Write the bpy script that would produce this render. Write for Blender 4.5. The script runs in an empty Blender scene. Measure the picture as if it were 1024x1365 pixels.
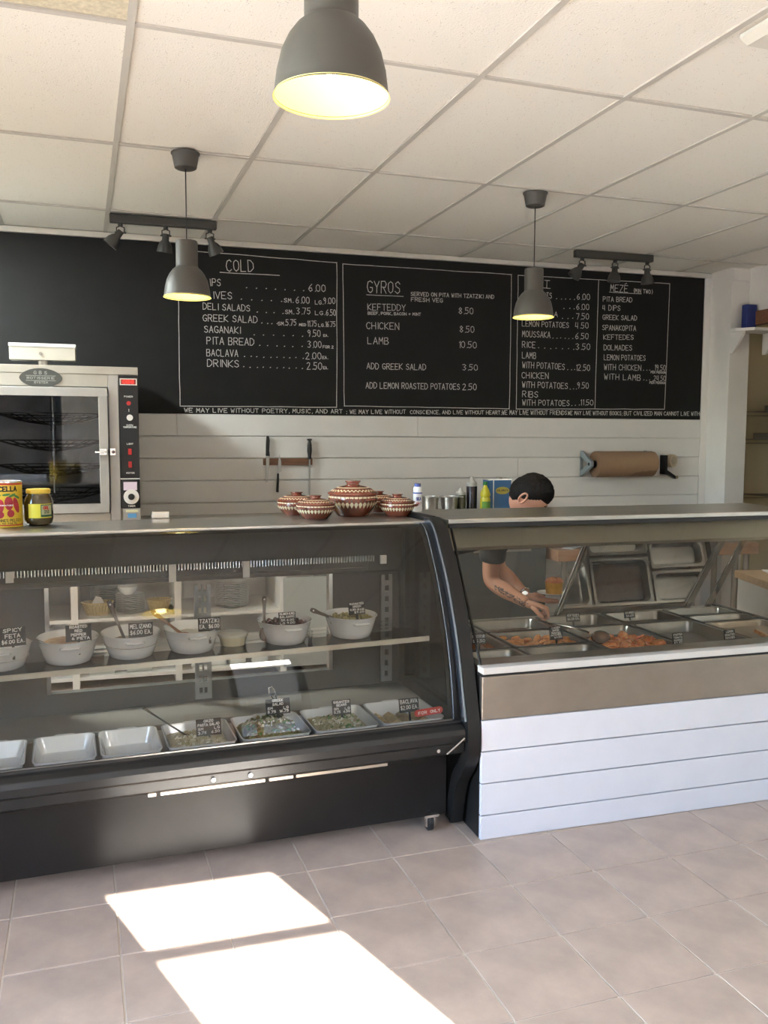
import bpy, bmesh, math, random
from mathutils import Matrix, Vector, Euler
R = math.radians
random.seed(7)
scene = bpy.context.scene
COL = scene.collection

# ---------------------------------------------------------------- camera
cam_d = bpy.data.cameras.new('camera')
cam_d.sensor_fit = 'VERTICAL'; cam_d.sensor_height = 24.0; cam_d.sensor_width = 18.0
cam_d.lens = 1172.0 / 1365.0 * 24.0
cam_d.clip_start = 0.02
cam = bpy.data.objects.new('camera', cam_d); COL.objects.link(cam)
yaw, pitch, roll = R(17.03), R(4.808), R(0.223)
F_ = Vector((math.sin(yaw)*math.cos(pitch), math.cos(yaw)*math.cos(pitch), -math.sin(pitch)))
R_ = Vector((math.cos(yaw), -math.sin(yaw), 0)); U_ = R_.cross(F_)
R2 = R_*math.cos(roll) + U_*math.sin(roll); U2 = U_*math.cos(roll) - R_*math.sin(roll)
cam.matrix_world = Matrix(((R2.x, U2.x, -F_.x, 0), (R2.y, U2.y, -F_.y, 0), (R2.z, U2.z, -F_.z, 1.5), (0, 0, 0, 1)))
scene.camera = cam

# ---------------------------------------------------------------- sky, sun, exposure
world = bpy.data.worlds.new('World'); scene.world = world; world.use_nodes = True
wn = world.node_tree.nodes; wl = world.node_tree.links
sky = wn.new('ShaderNodeTexSky'); sky.sky_type = 'NISHITA'; sky.sun_disc = False
sky.sun_elevation = R(29); sky.sun_rotation = R(160); sky.air_density = 1.0; sky.dust_density = 0.6
bg = wn['Background']; bg.inputs['Strength'].default_value = 1.6
wl.new(sky.outputs['Color'], bg.inputs['Color'])
sun_d = bpy.data.lights.new('sun', 'SUN'); sun_d.energy = 30.0; sun_d.angle = R(0.3); sun_d.color = (1.0, 0.93, 0.84)
sun = bpy.data.objects.new('sun', sun_d); COL.objects.link(sun)
el = R(29); sd = Vector((-0.322*math.cos(el), 0.947*math.cos(el), -math.sin(el)))
sun.rotation_euler = sd.to_track_quat('-Z', 'Y').to_euler()
def portal(name, loc, rot, sx, sy):
    d = bpy.data.lights.new(name, 'AREA'); d.shape = 'RECTANGLE'; d.size = sx; d.size_y = sy; d.cycles.is_portal = True
    o = bpy.data.objects.new(name, d); COL.objects.link(o); o.location = loc; o.rotation_euler = rot
FY = -1.4      # inner face of the street wall
WINS = [(-2.3, -0.62, 0.40, 2.60), (1.43, 1.985, 0.12, 2.575)]      # street wall openings x0,x1,z0,z1
SIDE = [(-1.1, 2.7, 0.35, 2.62)]                                     # added left wall opening y0,y1,z0,z1
for k, (a, b, c, d) in enumerate(WINS): portal('daylight_portal', ((a+b)/2, FY-.06, (c+d)/2), (R(90), 0, 0), b-a, d-c)
for a, b, c, d in SIDE: portal('daylight_portal', (-2.46, (a+b)/2, (c+d)/2), (R(90), 0, R(-90)), b-a, d-c)
scene.view_settings.view_transform = 'Standard'; scene.view_settings.look = 'None'
scene.view_settings.exposure = 2.1; scene.view_settings.gamma = 1.0
scene.view_settings.use_curve_mapping = False
scene.render.film_transparent = False
cy = scene.cycles
cy.use_denoising = True; cy.max_bounces = 10; cy.diffuse_bounces = 6; cy.glossy_bounces = 5; cy.transmission_bounces = 10
cy.transparent_max_bounces = 16; cy.sample_clamp_indirect = 6.0; cy.caustics_reflective = False; cy.caustics_refractive = False

# ---------------------------------------------------------------- materials
MT = {}
def mat(name, col, rough=0.5, metal=0.0, noise=0.0, nscale=20.0, bump=0.0, bscale=60.0, spec=0.5, col2=None, stretch=None, emit=None, estr=0.0, coat=0.0):
    if name in MT: return MT[name]
    m = bpy.data.materials.new(name); m.use_nodes = True; nt = m.node_tree; n = nt.nodes; l = nt.links
    b = n['Principled BSDF']
    b.inputs['Base Color'].default_value = (*col, 1); b.inputs['Roughness'].default_value = rough; b.inputs['Metallic'].default_value = metal
    b.inputs['Specular IOR Level'].default_value = spec; b.inputs['Coat Weight'].default_value = coat
    tc = n.new('ShaderNodeTexCoord'); mp = n.new('ShaderNodeMapping'); l.new(tc.outputs['Object'], mp.inputs['Vector'])
    if stretch: mp.inputs['Scale'].default_value = stretch
    if noise > 0 or col2:
        t = n.new('ShaderNodeTexNoise'); t.inputs['Scale'].default_value = nscale; t.inputs['Detail'].default_value = 5; t.inputs['Roughness'].default_value = .6
        l.new(mp.outputs['Vector'], t.inputs['Vector'])
        r = n.new('ShaderNodeValToRGB'); l.new(t.outputs['Fac'], r.inputs['Fac'])
        c2 = col2 or tuple(max(0, c*(1-noise)) for c in col)
        r.color_ramp.elements[0].position = .32; r.color_ramp.elements[1].position = .68
        r.color_ramp.elements[0].color = (*c2, 1); r.color_ramp.elements[1].color = (*col, 1)
        l.new(r.outputs['Color'], b.inputs['Base Color'])
    if bump > 0:
        t2 = n.new('ShaderNodeTexNoise'); t2.inputs['Scale'].default_value = bscale; t2.inputs['Detail'].default_value = 4
        l.new(mp.outputs['Vector'], t2.inputs['Vector'])
        bp = n.new('ShaderNodeBump'); bp.inputs['Strength'].default_value = bump; bp.inputs['Distance'].default_value = .004
        l.new(t2.outputs['Fac'], bp.inputs['Height']); l.new(bp.outputs['Normal'], b.inputs['Normal'])
    if emit:
        b.inputs['Emission Color'].default_value = (*emit, 1); b.inputs['Emission Strength'].default_value = estr
    MT[name] = m; return m
def glass(name, tint=(1, 1, 1), rough=0.0, ior=1.5):
    # thin architectural pane: mostly transparent, Fresnel reflection
    m = bpy.data.materials.new(name); m.use_nodes = True; nt = m.node_tree; n = nt.nodes; l = nt.links
    n.remove(n['Principled BSDF']); out = n['Material Output']
    tr = n.new('ShaderNodeBsdfTransparent'); tr.inputs['Color'].default_value = (*tint, 1)
    gl = n.new('ShaderNodeBsdfGlossy'); gl.inputs['Roughness'].default_value = rough; gl.inputs['Color'].default_value = (1, 1, 1, 1)
    fr = n.new('ShaderNodeFresnel'); fr.inputs['IOR'].default_value = ior
    mx = n.new('ShaderNodeMixShader'); l.new(fr.outputs['Fac'], mx.inputs['Fac']); l.new(tr.outputs[0], mx.inputs[1]); l.new(gl.outputs[0], mx.inputs[2])
    l.new(mx.outputs[0], out.inputs['Surface']); MT[name] = m; return m
def ceil_mat():
    m = mat('ceiling_tile', (.88, .86, .79), .9, bump=.5, bscale=140); nt = m.node_tree; n = nt.nodes; l = nt.links; b = n['Principled BSDF']
    tc = n['Texture Coordinate']; v = n.new('ShaderNodeTexVoronoi'); v.inputs['Scale'].default_value = 110; l.new(tc.outputs['Object'], v.inputs['Vector'])
    t = n.new('ShaderNodeTexNoise'); t.inputs['Scale'].default_value = 45; l.new(tc.outputs['Object'], t.inputs['Vector'])
    a = n.new('ShaderNodeMath'); a.operation = 'LESS_THAN'; a.inputs[1].default_value = .17; l.new(v.outputs['Distance'], a.inputs[0])
    g = n.new('ShaderNodeMath'); g.operation = 'GREATER_THAN'; g.inputs[1].default_value = .56; l.new(t.outputs['Fac'], g.inputs[0])
    q = n.new('ShaderNodeMath'); q.operation = 'MULTIPLY'; l.new(a.outputs[0], q.inputs[0]); l.new(g.outputs[0], q.inputs[1])
    mx = n.new('ShaderNodeMix'); mx.data_type = 'RGBA'; mx.inputs[6].default_value = (.88, .86, .79, 1); mx.inputs[7].default_value = (.42, .38, .33, 1)
    l.new(q.outputs[0], mx.inputs[0]); l.new(mx.outputs[2], b.inputs['Base Color']); return m
CEIL = ceil_mat()
TGRID = mat('ceiling_grid_paint', (.58, .56, .51), .5)
WHITEP = mat('white_paint', (.74, .72, .70), .45, noise=.06, nscale=6)
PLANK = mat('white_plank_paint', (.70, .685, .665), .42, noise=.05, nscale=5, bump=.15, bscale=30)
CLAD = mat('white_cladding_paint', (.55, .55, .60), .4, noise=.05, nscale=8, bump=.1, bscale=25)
SIDEP = mat('room_paint', (.70, .66, .60), .7, noise=.05, nscale=4)
YELP = mat('yellow_room_paint', (.62, .54, .36), .7, noise=.05, nscale=4)
BLACKB = mat('blackboard_paint', (.009, .0085, .0085), .6, noise=.3, nscale=7, spec=.25)
CHALKM = mat('chalk', (.72, .70, .66), .95, noise=.35, nscale=160)
FTILE = mat('floor_tile', (.43, .335, .275), .34, col2=(.32, .25, .21), nscale=5.5, bump=.12, bscale=35)
GROUT = mat('grout', (.56, .50, .44), .9)
STEEL = mat('brushed_steel', (.55, .53, .50), .30, 1.0, noise=.22, nscale=9, stretch=(1, 6, 6))
STEELD = mat('dark_worn_steel', (.40, .355, .31), .40, 1.0, noise=.14, nscale=5, stretch=(1, 1.5, 1.5))
STEELB = mat('bright_steel', (.75, .74, .72), .22, 1.0, noise=.08, nscale=12)
CHROME = mat('chrome', (.85, .85, .86), .08, 1.0)
WIRE = mat('dark_wire', (.08, .08, .08), .35, 1.0)
BLACKM = mat('black_enamel', (.010, .0095, .0095), .40, noise=.35, nscale=7, bump=.05, bscale=40, spec=.35)
BLACKP = mat('black_plastic', (.014, .014, .015), .4, spec=.35)
GREYP = mat('grey_case_panel', (.085, .083, .078), .5, noise=.1, nscale=5)
BEIGEM = mat('beige_case_deck', (.22, .195, .17), .4, noise=.15, nscale=7)
LAMPG = mat('lamp_grey_enamel', (.062, .058, .052), .5)
LAMPIN = mat('lamp_inner_bulb_tint', (.80, .74, .30), .5)  # white lining with the bulb's warm light put into its colour
BULB = mat('bulb_glow', (1, .9, .7), .4, emit=(1.0, .78, .42), estr=7)
SPOTG = mat('spot_grey_enamel', (.042, .040, .037), .5)
CERAM = mat('white_ceramic', (.80, .81, .82), .12, coat=.3)
CREAM = mat('cream_canopy', (.74, .68, .50), .55)
SLATE = mat('tag_slate', (.018, .018, .018), .6)
INK = mat('white_ink', (.85, .85, .83), .8)
WOOD = mat('wood_strip', (.22, .10, .05), .5, noise=.5, nscale=10, stretch=(1, 8, 8))
BUTCH = mat('butcher_block', (.42, .23, .13), .5, noise=.3, nscale=8, stretch=(1, 6, 6))
LWOOD = mat('light_worktop_wood', (.55, .37, .22), .5, noise=.25, nscale=8, stretch=(1, 6, 6))
CHAIRW = mat('orange_wood', (.48, .20, .07), .4, noise=.3, nscale=8, stretch=(1, 1, 5))
TERRA = mat('terracotta_glaze', (.23, .062, .035), .22, noise=.3, nscale=14, coat=.4)
SLIP = mat('cream_slip', (.72, .60, .40), .3)
SLIPD = mat('dark_slip', (.10, .035, .022), .3)
KRAFT = mat('kraft_paper', (.30, .19, .115), .8, noise=.12, nscale=6)
PAPER = mat('white_paper', (.75, .74, .72), .8)
MIRG = glass('mirrored_door_glass', (.24, .22, .20), ior=2.15)
PANM = mat('pan_steel', (.27, .26, .245), .28, 1.0, noise=.12, nscale=8)
GLASS = glass('clear_glass', (.93, .96, .95))
GLASSE = glass('case_glass', (.91, .925, .91))
WINGL = glass('window_glass', (.97, .98, .98))

# ---------------------------------------------------------------- mesh helper
class MB:
    def __init__(s): s.v = []; s.f = []; s.mi = []; s.M = None
    def add(s, vs, fs, mi=0):
        b = len(s.v)
        if s.M is not None: vs = [tuple(s.M @ Vector(p)) for p in vs]
        s.v += [tuple(p) for p in vs]; s.f += [tuple(i+b for i in f) for f in fs]; s.mi += [mi]*len(fs); return s
    def box(s, x0, x1, y0, y1, z0, z1, mi=0):
        return s.add([(x0,y0,z0),(x1,y0,z0),(x1,y1,z0),(x0,y1,z0),(x0,y0,z1),(x1,y0,z1),(x1,y1,z1),(x0,y1,z1)],
                     [(0,3,2,1),(4,5,6,7),(0,1,5,4),(1,2,6,5),(2,3,7,6),(3,0,4,7)], mi)
    def lathe(s, prof, c=(0,0,0), n=32, sx=1, sy=1, mi=0, cap0=True, cap1=True, fn=None):
        vs = []; fs = []; m = len(prof)
        for r, z in prof:
            for k in range(n):
                t = 2*math.pi*k/n; p = (c[0]+r*sx*math.cos(t), c[1]+r*sy*math.sin(t), c[2]+z)
                vs.append(p if fn is None else fn(p, t))
        for i in range(m-1):
            for k in range(n):
                k2 = (k+1) % n; fs.append((i*n+k, i*n+k2, (i+1)*n+k2, (i+1)*n+k))
        if cap0 and prof[0][0] > 1e-6: fs.append(tuple(range(n))[::-1])
        if cap1 and prof[-1][0] > 1e-6: fs.append(tuple((m-1)*n+k for k in range(n)))
        return s.add(vs, fs, mi)
    def tube(s, pts, rad, n=8, mi=0, closed=False):
        pts = [Vector(p) for p in pts]; m = len(pts)
        rads = rad if isinstance(rad, (list, tuple)) else [rad]*m
        vs = []; fs = []; prev = None
        for i, p in enumerate(pts):
            if closed: d = pts[(i+1) % m]-pts[i-1]
            else: d = (pts[min(i+1, m-1)]-pts[max(i-1, 0)])
            d.normalize()
            if prev is None:
                a = Vector((0,0,1)) if abs(d.z) < .9 else Vector((1,0,0)); u = d.cross(a).normalized()
            else: u = (prev - d*prev.dot(d)).normalized()
            prev = u; w = d.cross(u)
            for k in range(n):
                t = 2*math.pi*k/n; vs.append(tuple(p+(u*math.cos(t)+w*math.sin(t))*rads[i]))
        for i in range(m if closed else m-1):
            i2 = (i+1) % m
            for k in range(n):
                k2 = (k+1) % n; fs.append((i*n+k, i*n+k2, i2*n+k2, i2*n+k))
        if not closed: fs.append(tuple(range(n))[::-1]); fs.append(tuple((m-1)*n+k for k in range(n)))
        return s.add(vs, fs, mi)
    def prism(s, poly, ax, a, b, mi=0):
        # poly in the two other axes; extruded along axis ax from a to b
        n = len(poly)
        def P(p, t): return {'x': (t, p[0], p[1]), 'y': (p[0], t, p[1]), 'z': (p[0], p[1], t)}[ax]
        vs = [P(p, a) for p in poly]+[P(p, b) for p in poly]
        fs = [(i, (i+1) % n, n+(i+1) % n, n+i) for i in range(n)]+[tuple(range(n))[::-1], tuple(range(n, 2*n))]
        return s.add(vs, fs, mi)
    def sphere(s, c, r, n=12, m=8, mi=0, fn=None):
        r = r if isinstance(r, (tuple, list)) else (r, r, r)
        vs = []; fs = []
        for i in range(m+1):
            ph = math.pi*i/m
            for k in range(n):
                t = 2*math.pi*k/n; p = (math.sin(ph)*math.cos(t), math.sin(ph)*math.sin(t), math.cos(ph))
                if fn: p = fn(p)
                vs.append((c[0]+r[0]*p[0], c[1]+r[1]*p[1], c[2]+r[2]*p[2]))
        for i in range(m):
            for k in range(n):
                k2 = (k+1) % n; fs.append((i*n+k, (i+1)*n+k, (i+1)*n+k2, i*n+k2))
        return s.add(vs, fs, mi)
    def build(s, name, mats, parent=None, smooth=False, bevel=0.0, loc=None, rot=None, seg=2, flip=False):
        me = bpy.data.meshes.new(name); me.from_pydata(s.v, [], s.f)
        if not isinstance(mats, (list, tuple)): mats = [mats]
        for m in mats: me.materials.append(m)
        if len(mats) > 1: me.polygons.foreach_set('material_index', s.mi)
        bm = bmesh.new(); bm.from_mesh(me); bmesh.ops.remove_doubles(bm, verts=bm.verts, dist=1e-6)
        bmesh.ops.recalc_face_normals(bm, faces=bm.faces); bm.to_mesh(me); bm.free()
        o = bpy.data.objects.new(name, me); COL.objects.link(o); o.parent = parent
        if loc is not None: o.location = loc
        if rot is not None: o.rotation_euler = rot
        if bevel > 0:
            b = o.modifiers.new('bevel', 'BEVEL'); b.width = bevel; b.segments = seg; b.limit_method = 'ANGLE'; b.angle_limit = R(35)
        if smooth:
            for p in me.polygons: p.use_smooth = True
            try: me.set_sharp_from_angle(angle=R(40))
            except Exception: pass
        return o
def tag(o, label=None, cat=None, group=None, kind=None):
    if label: o['label'] = label
    if cat: o['category'] = cat
    if group: o['group'] = group
    if kind: o['kind'] = kind
    return o
def thing(name, label, cat, loc=(0,0,0), rz=0, group=None, rot=None):
    o = bpy.data.objects.new(name, None); o.empty_display_size = .05; COL.objects.link(o); o.location = loc
    o.rotation_euler = rot if rot else (0, 0, rz); return tag(o, label, cat, group)
def dup(root, loc, rz=0, label=None, group=None, rot=None, parent=None):
    def cp(o, par):
        c = o.copy(); COL.objects.link(c); c.parent = par
        for ch in kids.get(o.name, []): cp(ch, c)
        return c
    kids = {}
    for ch in root.children:
        kids.setdefault(root.name, []).append(ch)
        for g in ch.children: kids.setdefault(ch.name, []).append(g)
    c = cp(root, parent); c.location = loc; c.rotation_euler = rot if rot else (0, 0, rz)
    if label: c['label'] = label
    if group: c['group'] = group
    return c
def struct(o): o['kind'] = 'structure'; return o

# ---------------------------------------------------------------- hand lettering as thin raised strokes
SF = {'A':'0,0 2,6 4,0;1,2 3,2','B':'0,0 0,6 3,6 3.6,4.6 2.6,3.2 0,3.1;2.6,3.2 4,1.8 3,0 0,0','C':'4,5 2.6,6 .8,5.2 0,3 .8,.7 2.6,0 4,1','D':'0,0 0,6 2,6 4,4.4 4,1.8 2,0 0,0',
'E':'4,6 0,6 0,0 4,0;0,3 3,3','F':'4,6 0,6 0,0;0,3 3,3','G':'4,5 2.5,6 .7,5.2 0,3 .8,.7 2.6,0 4,1 4,2.6 2.4,2.6','H':'0,0 0,6;4,0 4,6;0,3 4,3','I':'1,0 1,6','J':'4,6 4,1 2,0 0,1',
'K':'0,0 0,6;4,6 0,2.6 4,0','L':'0,6 0,0 3.6,0','M':'0,0 .4,6 2,2.4 3.6,6 4,0','N':'0,0 0,6 4,0 4,6','O':'2,0 .4,1 0,3 .4,5 2,6 3.6,5 4,3 3.6,1 2,0','P':'0,0 0,6 3,6 4,4.6 3,3 0,3',
'Q':'2,0 .4,1 0,3 .4,5 2,6 3.6,5 4,3 3.6,1 2,0;2.6,1.6 4,0','R':'0,0 0,6 3,6 4,4.6 3,3 0,3;1.6,3 4,0','S':'3.8,5 2.4,6 .4,5 .8,3.6 3.4,2.6 3.8,1 2,0 0,1','T':'2,0 2,6;0,6 4,6','U':'0,6 0,1.4 1.4,0 3,.2 4,1.6 4,6',
'V':'0,6 2,0 4,6','W':'0,6 1,0 2,4 3,0 4,6','X':'0,0 4,6;0,6 4,0','Y':'0,6 2,3 4,6;2,3 2,0','Z':'0,6 4,6 0,0 4,0','0':'2,0 .4,1 0,3 .4,5 2,6 3.6,5 4,3 3.6,1 2,0','1':'2,0 2,6 1,5',
'2':'.2,5 1.6,6 3.4,5.2 3.2,3.6 0,0 4,0','3':'0,5.4 2,6 3.6,4.8 1.6,3.2 3.8,1.8 2,0 0,.6','4':'3,0 3,6 3,2 0,2 .6,6','5':'3.8,6 .6,6 .4,3.4 3,3.6 3.8,1.6 2,0 0,.6','6':'3.4,6 1,4 0,1.8 1.6,0 3.6,1 3,3 .6,2.6',
'7':'0,6 4,6 1.6,0','8':'2,3.2 .4,4.6 2,6 3.6,4.6 2,3.2 .2,1.4 2,0 3.8,1.4 2,3.2','9':'3.6,4.2 1.8,3 .4,4.6 2,6 3.6,5 3.4,2 2.4,0','.':'1,0 1.5,.3',',':'1.2,.6 .8,-.8',';':'1,0 .7,-.8;1,3 1.2,3.2',
'+':'0,3 4,3;2,1 2,5','&':'4,0 .8,4.6 1.8,6 2.8,4.8 .2,1.6 1.6,0 4,2.4','(':'2.4,6.6 1.2,3 2.4,-.6',')':'1.6,6.6 2.8,3 1.6,-.6','$':'3.8,5 2.4,5.8 .4,5 .8,3.6 3.4,2.6 3.8,1 2,.2 0,1;2,-.8 2,6.8','-':'.6,3 3.4,3','!':'2,0 2,.4;2,1.8 2,6',"'":'2,6 1.6,4.8','/':'0,0 4,6'}
SF = {k: [[tuple(map(float, p.split(','))) for p in st.split()] for st in v.split(';')] for k, v in SF.items()}
NARROW = {'I': 2.2, '1': 3, '.': 2, ',': 2, ';': 2, ' ': 3.2, "'": 2, '!': 3, '(': 3.6, ')': 3.6}
def strokes(text, jit=.12, rnd=None):
    rnd = rnd or random; x = 0; out = []
    for ch in text.upper():
        if ch in SF:
            dy = rnd.uniform(-.25, .25)*jit*4
            for st in SF[ch]: out.append([(x+(px+rnd.uniform(-jit, jit))*.98, py+dy+rnd.uniform(-jit, jit)) for px, py in st])
        x += NARROW.get(ch, 5.4)
    return out, max(x-1.2, 1)
def write(mb, text, p0, p1, h, fmap, w, jit=.12, mi=0):
    # baseline p0 -> p1 in a 2D frame, cap height h; fmap(u, v, lift) -> 3D
    st, W = strokes(text, jit)
    dx, dy = p1[0]-p0[0], p1[1]-p0[1]; L = math.hypot(dx, dy); ux, uy = dx/L, dy/L; vx, vy = -uy, ux
    for s in st:
        q = [(p0[0]+ux*a/W*L+vx*b/6*h, p0[1]+uy*a/W*L+vy*b/6*h) for a, b in s]
        ribbon(mb, q, w, fmap, mi)
def ribbon(mb, q, w, fmap, mi=0, taper=False):
    for (a, b), (c, d) in zip(q[:-1], q[1:]):
        l = math.hypot(c-a, d-b) or 1e-6; ex, ey = (c-a)/l*w*.4, (d-b)/l*w*.4; nx, ny = -(d-b)/l*w/2, (c-a)/l*w/2
        P = [(a-ex+nx, b-ey+ny), (a-ex-nx, b-ey-ny), (c+ex-nx, d+ey-ny), (c+ex+nx, d+ey+ny)]
        mb.add([fmap(u, v, 1) for u, v in P], [(0, 1, 2, 3)], mi)

# ================================================================ THE SETTING
H = 2.805; GA = R(1.98)
XL, XR, YB = -2.4, 4.72, 6.05
def rot2(x, y, a=GA): return (x*math.cos(a)-y*math.sin(a), x*math.sin(a)+y*math.cos(a))
def clip(poly, x0, x1, y0, y1):
    for ax, lim, sg in ((0, x0, 1), (0, x1, -1), (1, y0, 1), (1, y1, -1)):
        out = []
        for i in range(len(poly)):
            a, b = poly[i-1], poly[i]; da, db = (a[ax]-lim)*sg, (b[ax]-lim)*sg
            if (da >= 0) != (db >= 0):
                t = da/(da-db); out.append((a[0]+(b[0]-a[0])*t, a[1]+(b[1]-a[1])*t))
            if db >= 0: out.append(b)
        poly = out
        if len(poly) < 3: return []
    return poly
# floor: grout bed, tiles in view one by one, the rest joined
fl = struct(MB().box(XL-.15, 6.6, FY-.15, 6.2, -.10, -.004).build('floor', GROUT))
FX, FYo, TX, TY, GAP = 1.3412, 2.862, .3165, .3123, .005
tm = MB().box(-TX/2+GAP/2, TX/2-GAP/2, -TY/2+GAP/2, TY/2-GAP/2, -.006, 0)
tile0 = None; rest = MB()
for i in range(-16, 20):
    for j in range(-14, 18):
        cx, cy_ = FX+(i+.5)*TX, FYo-(j+.5)*TY
        wx, wy = rot2(cx, cy_)
        if -1.05 < wx < 3.3 and 1.45 < wy < 3.32:
            if tile0 is None:
                tile0 = tm.build('tile', FTILE, fl, bevel=.0015, seg=1); t = tile0
            else:
                t = tile0.copy(); COL.objects.link(t)
            t.location = (wx, wy, random.uniform(-.0006, .0004)); t.rotation_euler = (0, 0, GA)
        else:
            q = [rot2(cx+a*(TX-GAP)/2, cy_+b*(TY-GAP)/2) for a, b in ((-1,-1),(1,-1),(1,1),(-1,1))]
            q = clip(q, XL, 6.5, FY, 6.05)
            if q: rest.prism(q, 'z', -.006, 0)
tag(rest.build('tile_field', FTILE, fl), kind='stuff')
# ceiling: tiles between T bars
ce = struct(MB().box(XL-.15, 6.6, FY-.15, 6.2, H+.03, H+.10).build('ceiling', WHITEP))
CX, CY_, SX, SY = .1818, 3.016, .610, 1.216
STAIN = mat('stained_ceiling_tile', (.74, .68, .52), .9, noise=.25, nscale=60)
for i in range(-6, 12):
    for j in range(-5, 4):
        q = [rot2(CX+(i+a)*SX+b, CY_+(j+c)*SY+d) for a, b, c, d in ((0,.012,0,.012),(1,-.012,0,.012),(1,-.012,1,-.012),(0,.012,1,-.012))]
        q = clip(q, XL, XR if True else 6.5, FY, YB)
        if not q: continue
        c = (sum(p[0] for p in q)/len(q), sum(p[1] for p in q)/len(q))
        o = MB().prism([(p[0]-c[0], p[1]-c[1]) for p in q], 'z', .006+random.uniform(0, .002), .02).build('tile', STAIN if (i, j) == (-1, -1) else CEIL, ce)
        o.location = (c[0], c[1], H)
def bar(q):
    q = clip([rot2(*p) for p in q], XL, XR, FY, YB)
    if q: MB().prism(q, 'z', H-.001, H+.006).build('grid_bar', TGRID, ce)
for i in range(-6, 13):
    x = CX+i*SX; bar([(x-.0125, -3), (x+.0125, -3), (x+.0125, 8), (x-.0125, 8)])
for j in range(-5, 5):
    y = CY_+j*SY
    for i in range(-6, 12):
        bar([(CX+i*SX+.0125, y-.0115), (CX+(i+1)*SX-.0125, y-.0115), (CX+(i+1)*SX-.0125, y+.0115), (CX+i*SX+.0125, y+.0115)])
# back wall with shiplap planks
wb = struct(MB().box(XL-.15, 4.56, YB, YB+.12, 0, H+.03).build('wall_back', WHITEP))
pz = [.955-.152*k for k in range(6, 0, -1)]
pz = [1.655-.1500*k for k in range(0, 12)]
JX = [[2.1, .4], [1.2, 3.4], [2.9, -.6], [.6, 3.9], [1.9, -.2], [1.0, 3.0]]
for k, zt in enumerate(pz):
    z0 = max(zt-.150, 0); xs = sorted([XL, 4.50]+[x for x in JX[k % 6] if k % 2 == 0])
    for a, b in zip(xs[:-1], xs[1:]):
        MB().box(a+.0008, b-.0008, YB-.016, YB, z0+.005, zt).build('plank', PLANK, wb, bevel=.003, seg=1)
struct(MB().box(4.50, 4.56, YB-.02, YB, 0, H).build('trim_1', WHITEP, bevel=.002))
struct(MB().box(XL, 4.56, YB-.03, YB, H-.035, H-.001).build('trim_2', mat('cornice_paint', (.66, .63, .58), .5), bevel=.003))
# corner column, right wall with an opening into the store room
struct(MB().box(4.56, 4.74, 5.79, YB+.12, 0, H+.03).build('wall_corner_column', WHITEP, bevel=.002))
wr = struct(MB().box(XR, XR+.12, 4.2, 5.785, 2.475, H+.03).build('wall_right', WHITEP))
MB().box(XR, XR+.12, FY, 4.2, 0, H+.03).build('wall_panel', WHITEP, wr)
struct(MB().box(XR-.03, XR+.02, 4.2, 5.785, 2.37, 2.475).build('trim_3', WOOD, bevel=.003))
struct(MB().box(4.56, 4.745, 5.775, 5.79, H-.09, H-.002).build('trim_4', WHITEP, bevel=.003))
ws = struct(MB().box(4.74, 6.5, 6.03, 6.15, 0, H+.03).build('wall_storeroom', YELP))
MB().box(6.4, 6.52, 4.0, 6.03, 0, H+.03).build('wall_panel', YELP, ws)
MB().box(4.84, 6.4, 3.9, 4.0, 0, H+.03).build('wall_panel', YELP, ws)
MB().box(4.84, 6.4, 4.0, 6.03, H-.01, H+.03).build('ceiling_panel', WHITEP, ws)
# left wall with an unseen side window added to light the ceiling
y0, y1, z0, z1 = SIDE[0]
wlf = struct(MB().box(XL-.12, XL, y1, YB, 0, H+.03).build('wall_left', SIDEP))
for nm, b in (('wall_panel', (XL-.12, XL, FY, y0, 0, H+.03)), ('wall_panel', (XL-.12, XL, y0, y1, 0, z0)), ('wall_panel', (XL-.12, XL, y0, y1, z1, H+.03))):
    MB().box(*b).build(nm, SIDEP, wlf)
w2 = struct(MB().box(XL-.07, XL-.06, y0+.04, y1-.04, z0+.04, z1-.04).build('added_side_window', WINGL))
for b in ((y0, y0+.05, z0, z1), (y1-.05, y1, z0, z1), (y0+.05, y1-.05, z0, z0+.05), (y0+.05, y1-.05, z1-.05, z1), ((y0+y1)/2-.025, (y0+y1)/2+.025, z0+.05, z1-.05)):
    MB().box(XL-.1, XL-.03, *b).build('window_frame', BLACKM, w2)
# street wall with shop window and glazed door
wf = None
def wpan(x0, x1, z0, z1):
    global wf
    o = MB().box(x0, x1, FY-.15, FY, z0, z1).build('wall_front' if wf is None else 'wall_panel', SIDEP, wf)
    if wf is None: wf = struct(o)
(ax0, ax1, az0, az1), (bx0, bx1, bz0, bz1) = WINS
wpan(XL-.12, ax0, 0, H+.03); wpan(ax0, ax1, 0, az0); wpan(ax0, ax1, az1, H+.03); wpan(ax1, bx0-.07, 0, H+.03)
wpan(bx0-.07, bx1+.07, bz1+.03, H+.03); wpan(bx1+.07, 6.5, 0, H+.03)
w1 = struct(MB().box(ax0+.04, ax1-.04, FY-.08, FY-.07, az0+.04, az1-.04).build('window_1', WINGL))
for b in ((ax0, ax0+.05, az0, az1), (ax1-.05, ax1, az0, az1), (ax0+.05, ax1-.05, az0, az0+.05), (ax0+.05, ax1-.05, az1-.05, az1), (-.82, -.77, az0+.05, az1-.05)):
    MB().box(b[0], b[1], FY-.11, FY-.04, b[2], b[3]).build('window_frame', BLACKM, w1)
d1 = struct(MB().box(bx0-.01, bx1+.01, FY-.08, FY-.072, bz0, bz1).build('door_1', WINGL))
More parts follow.
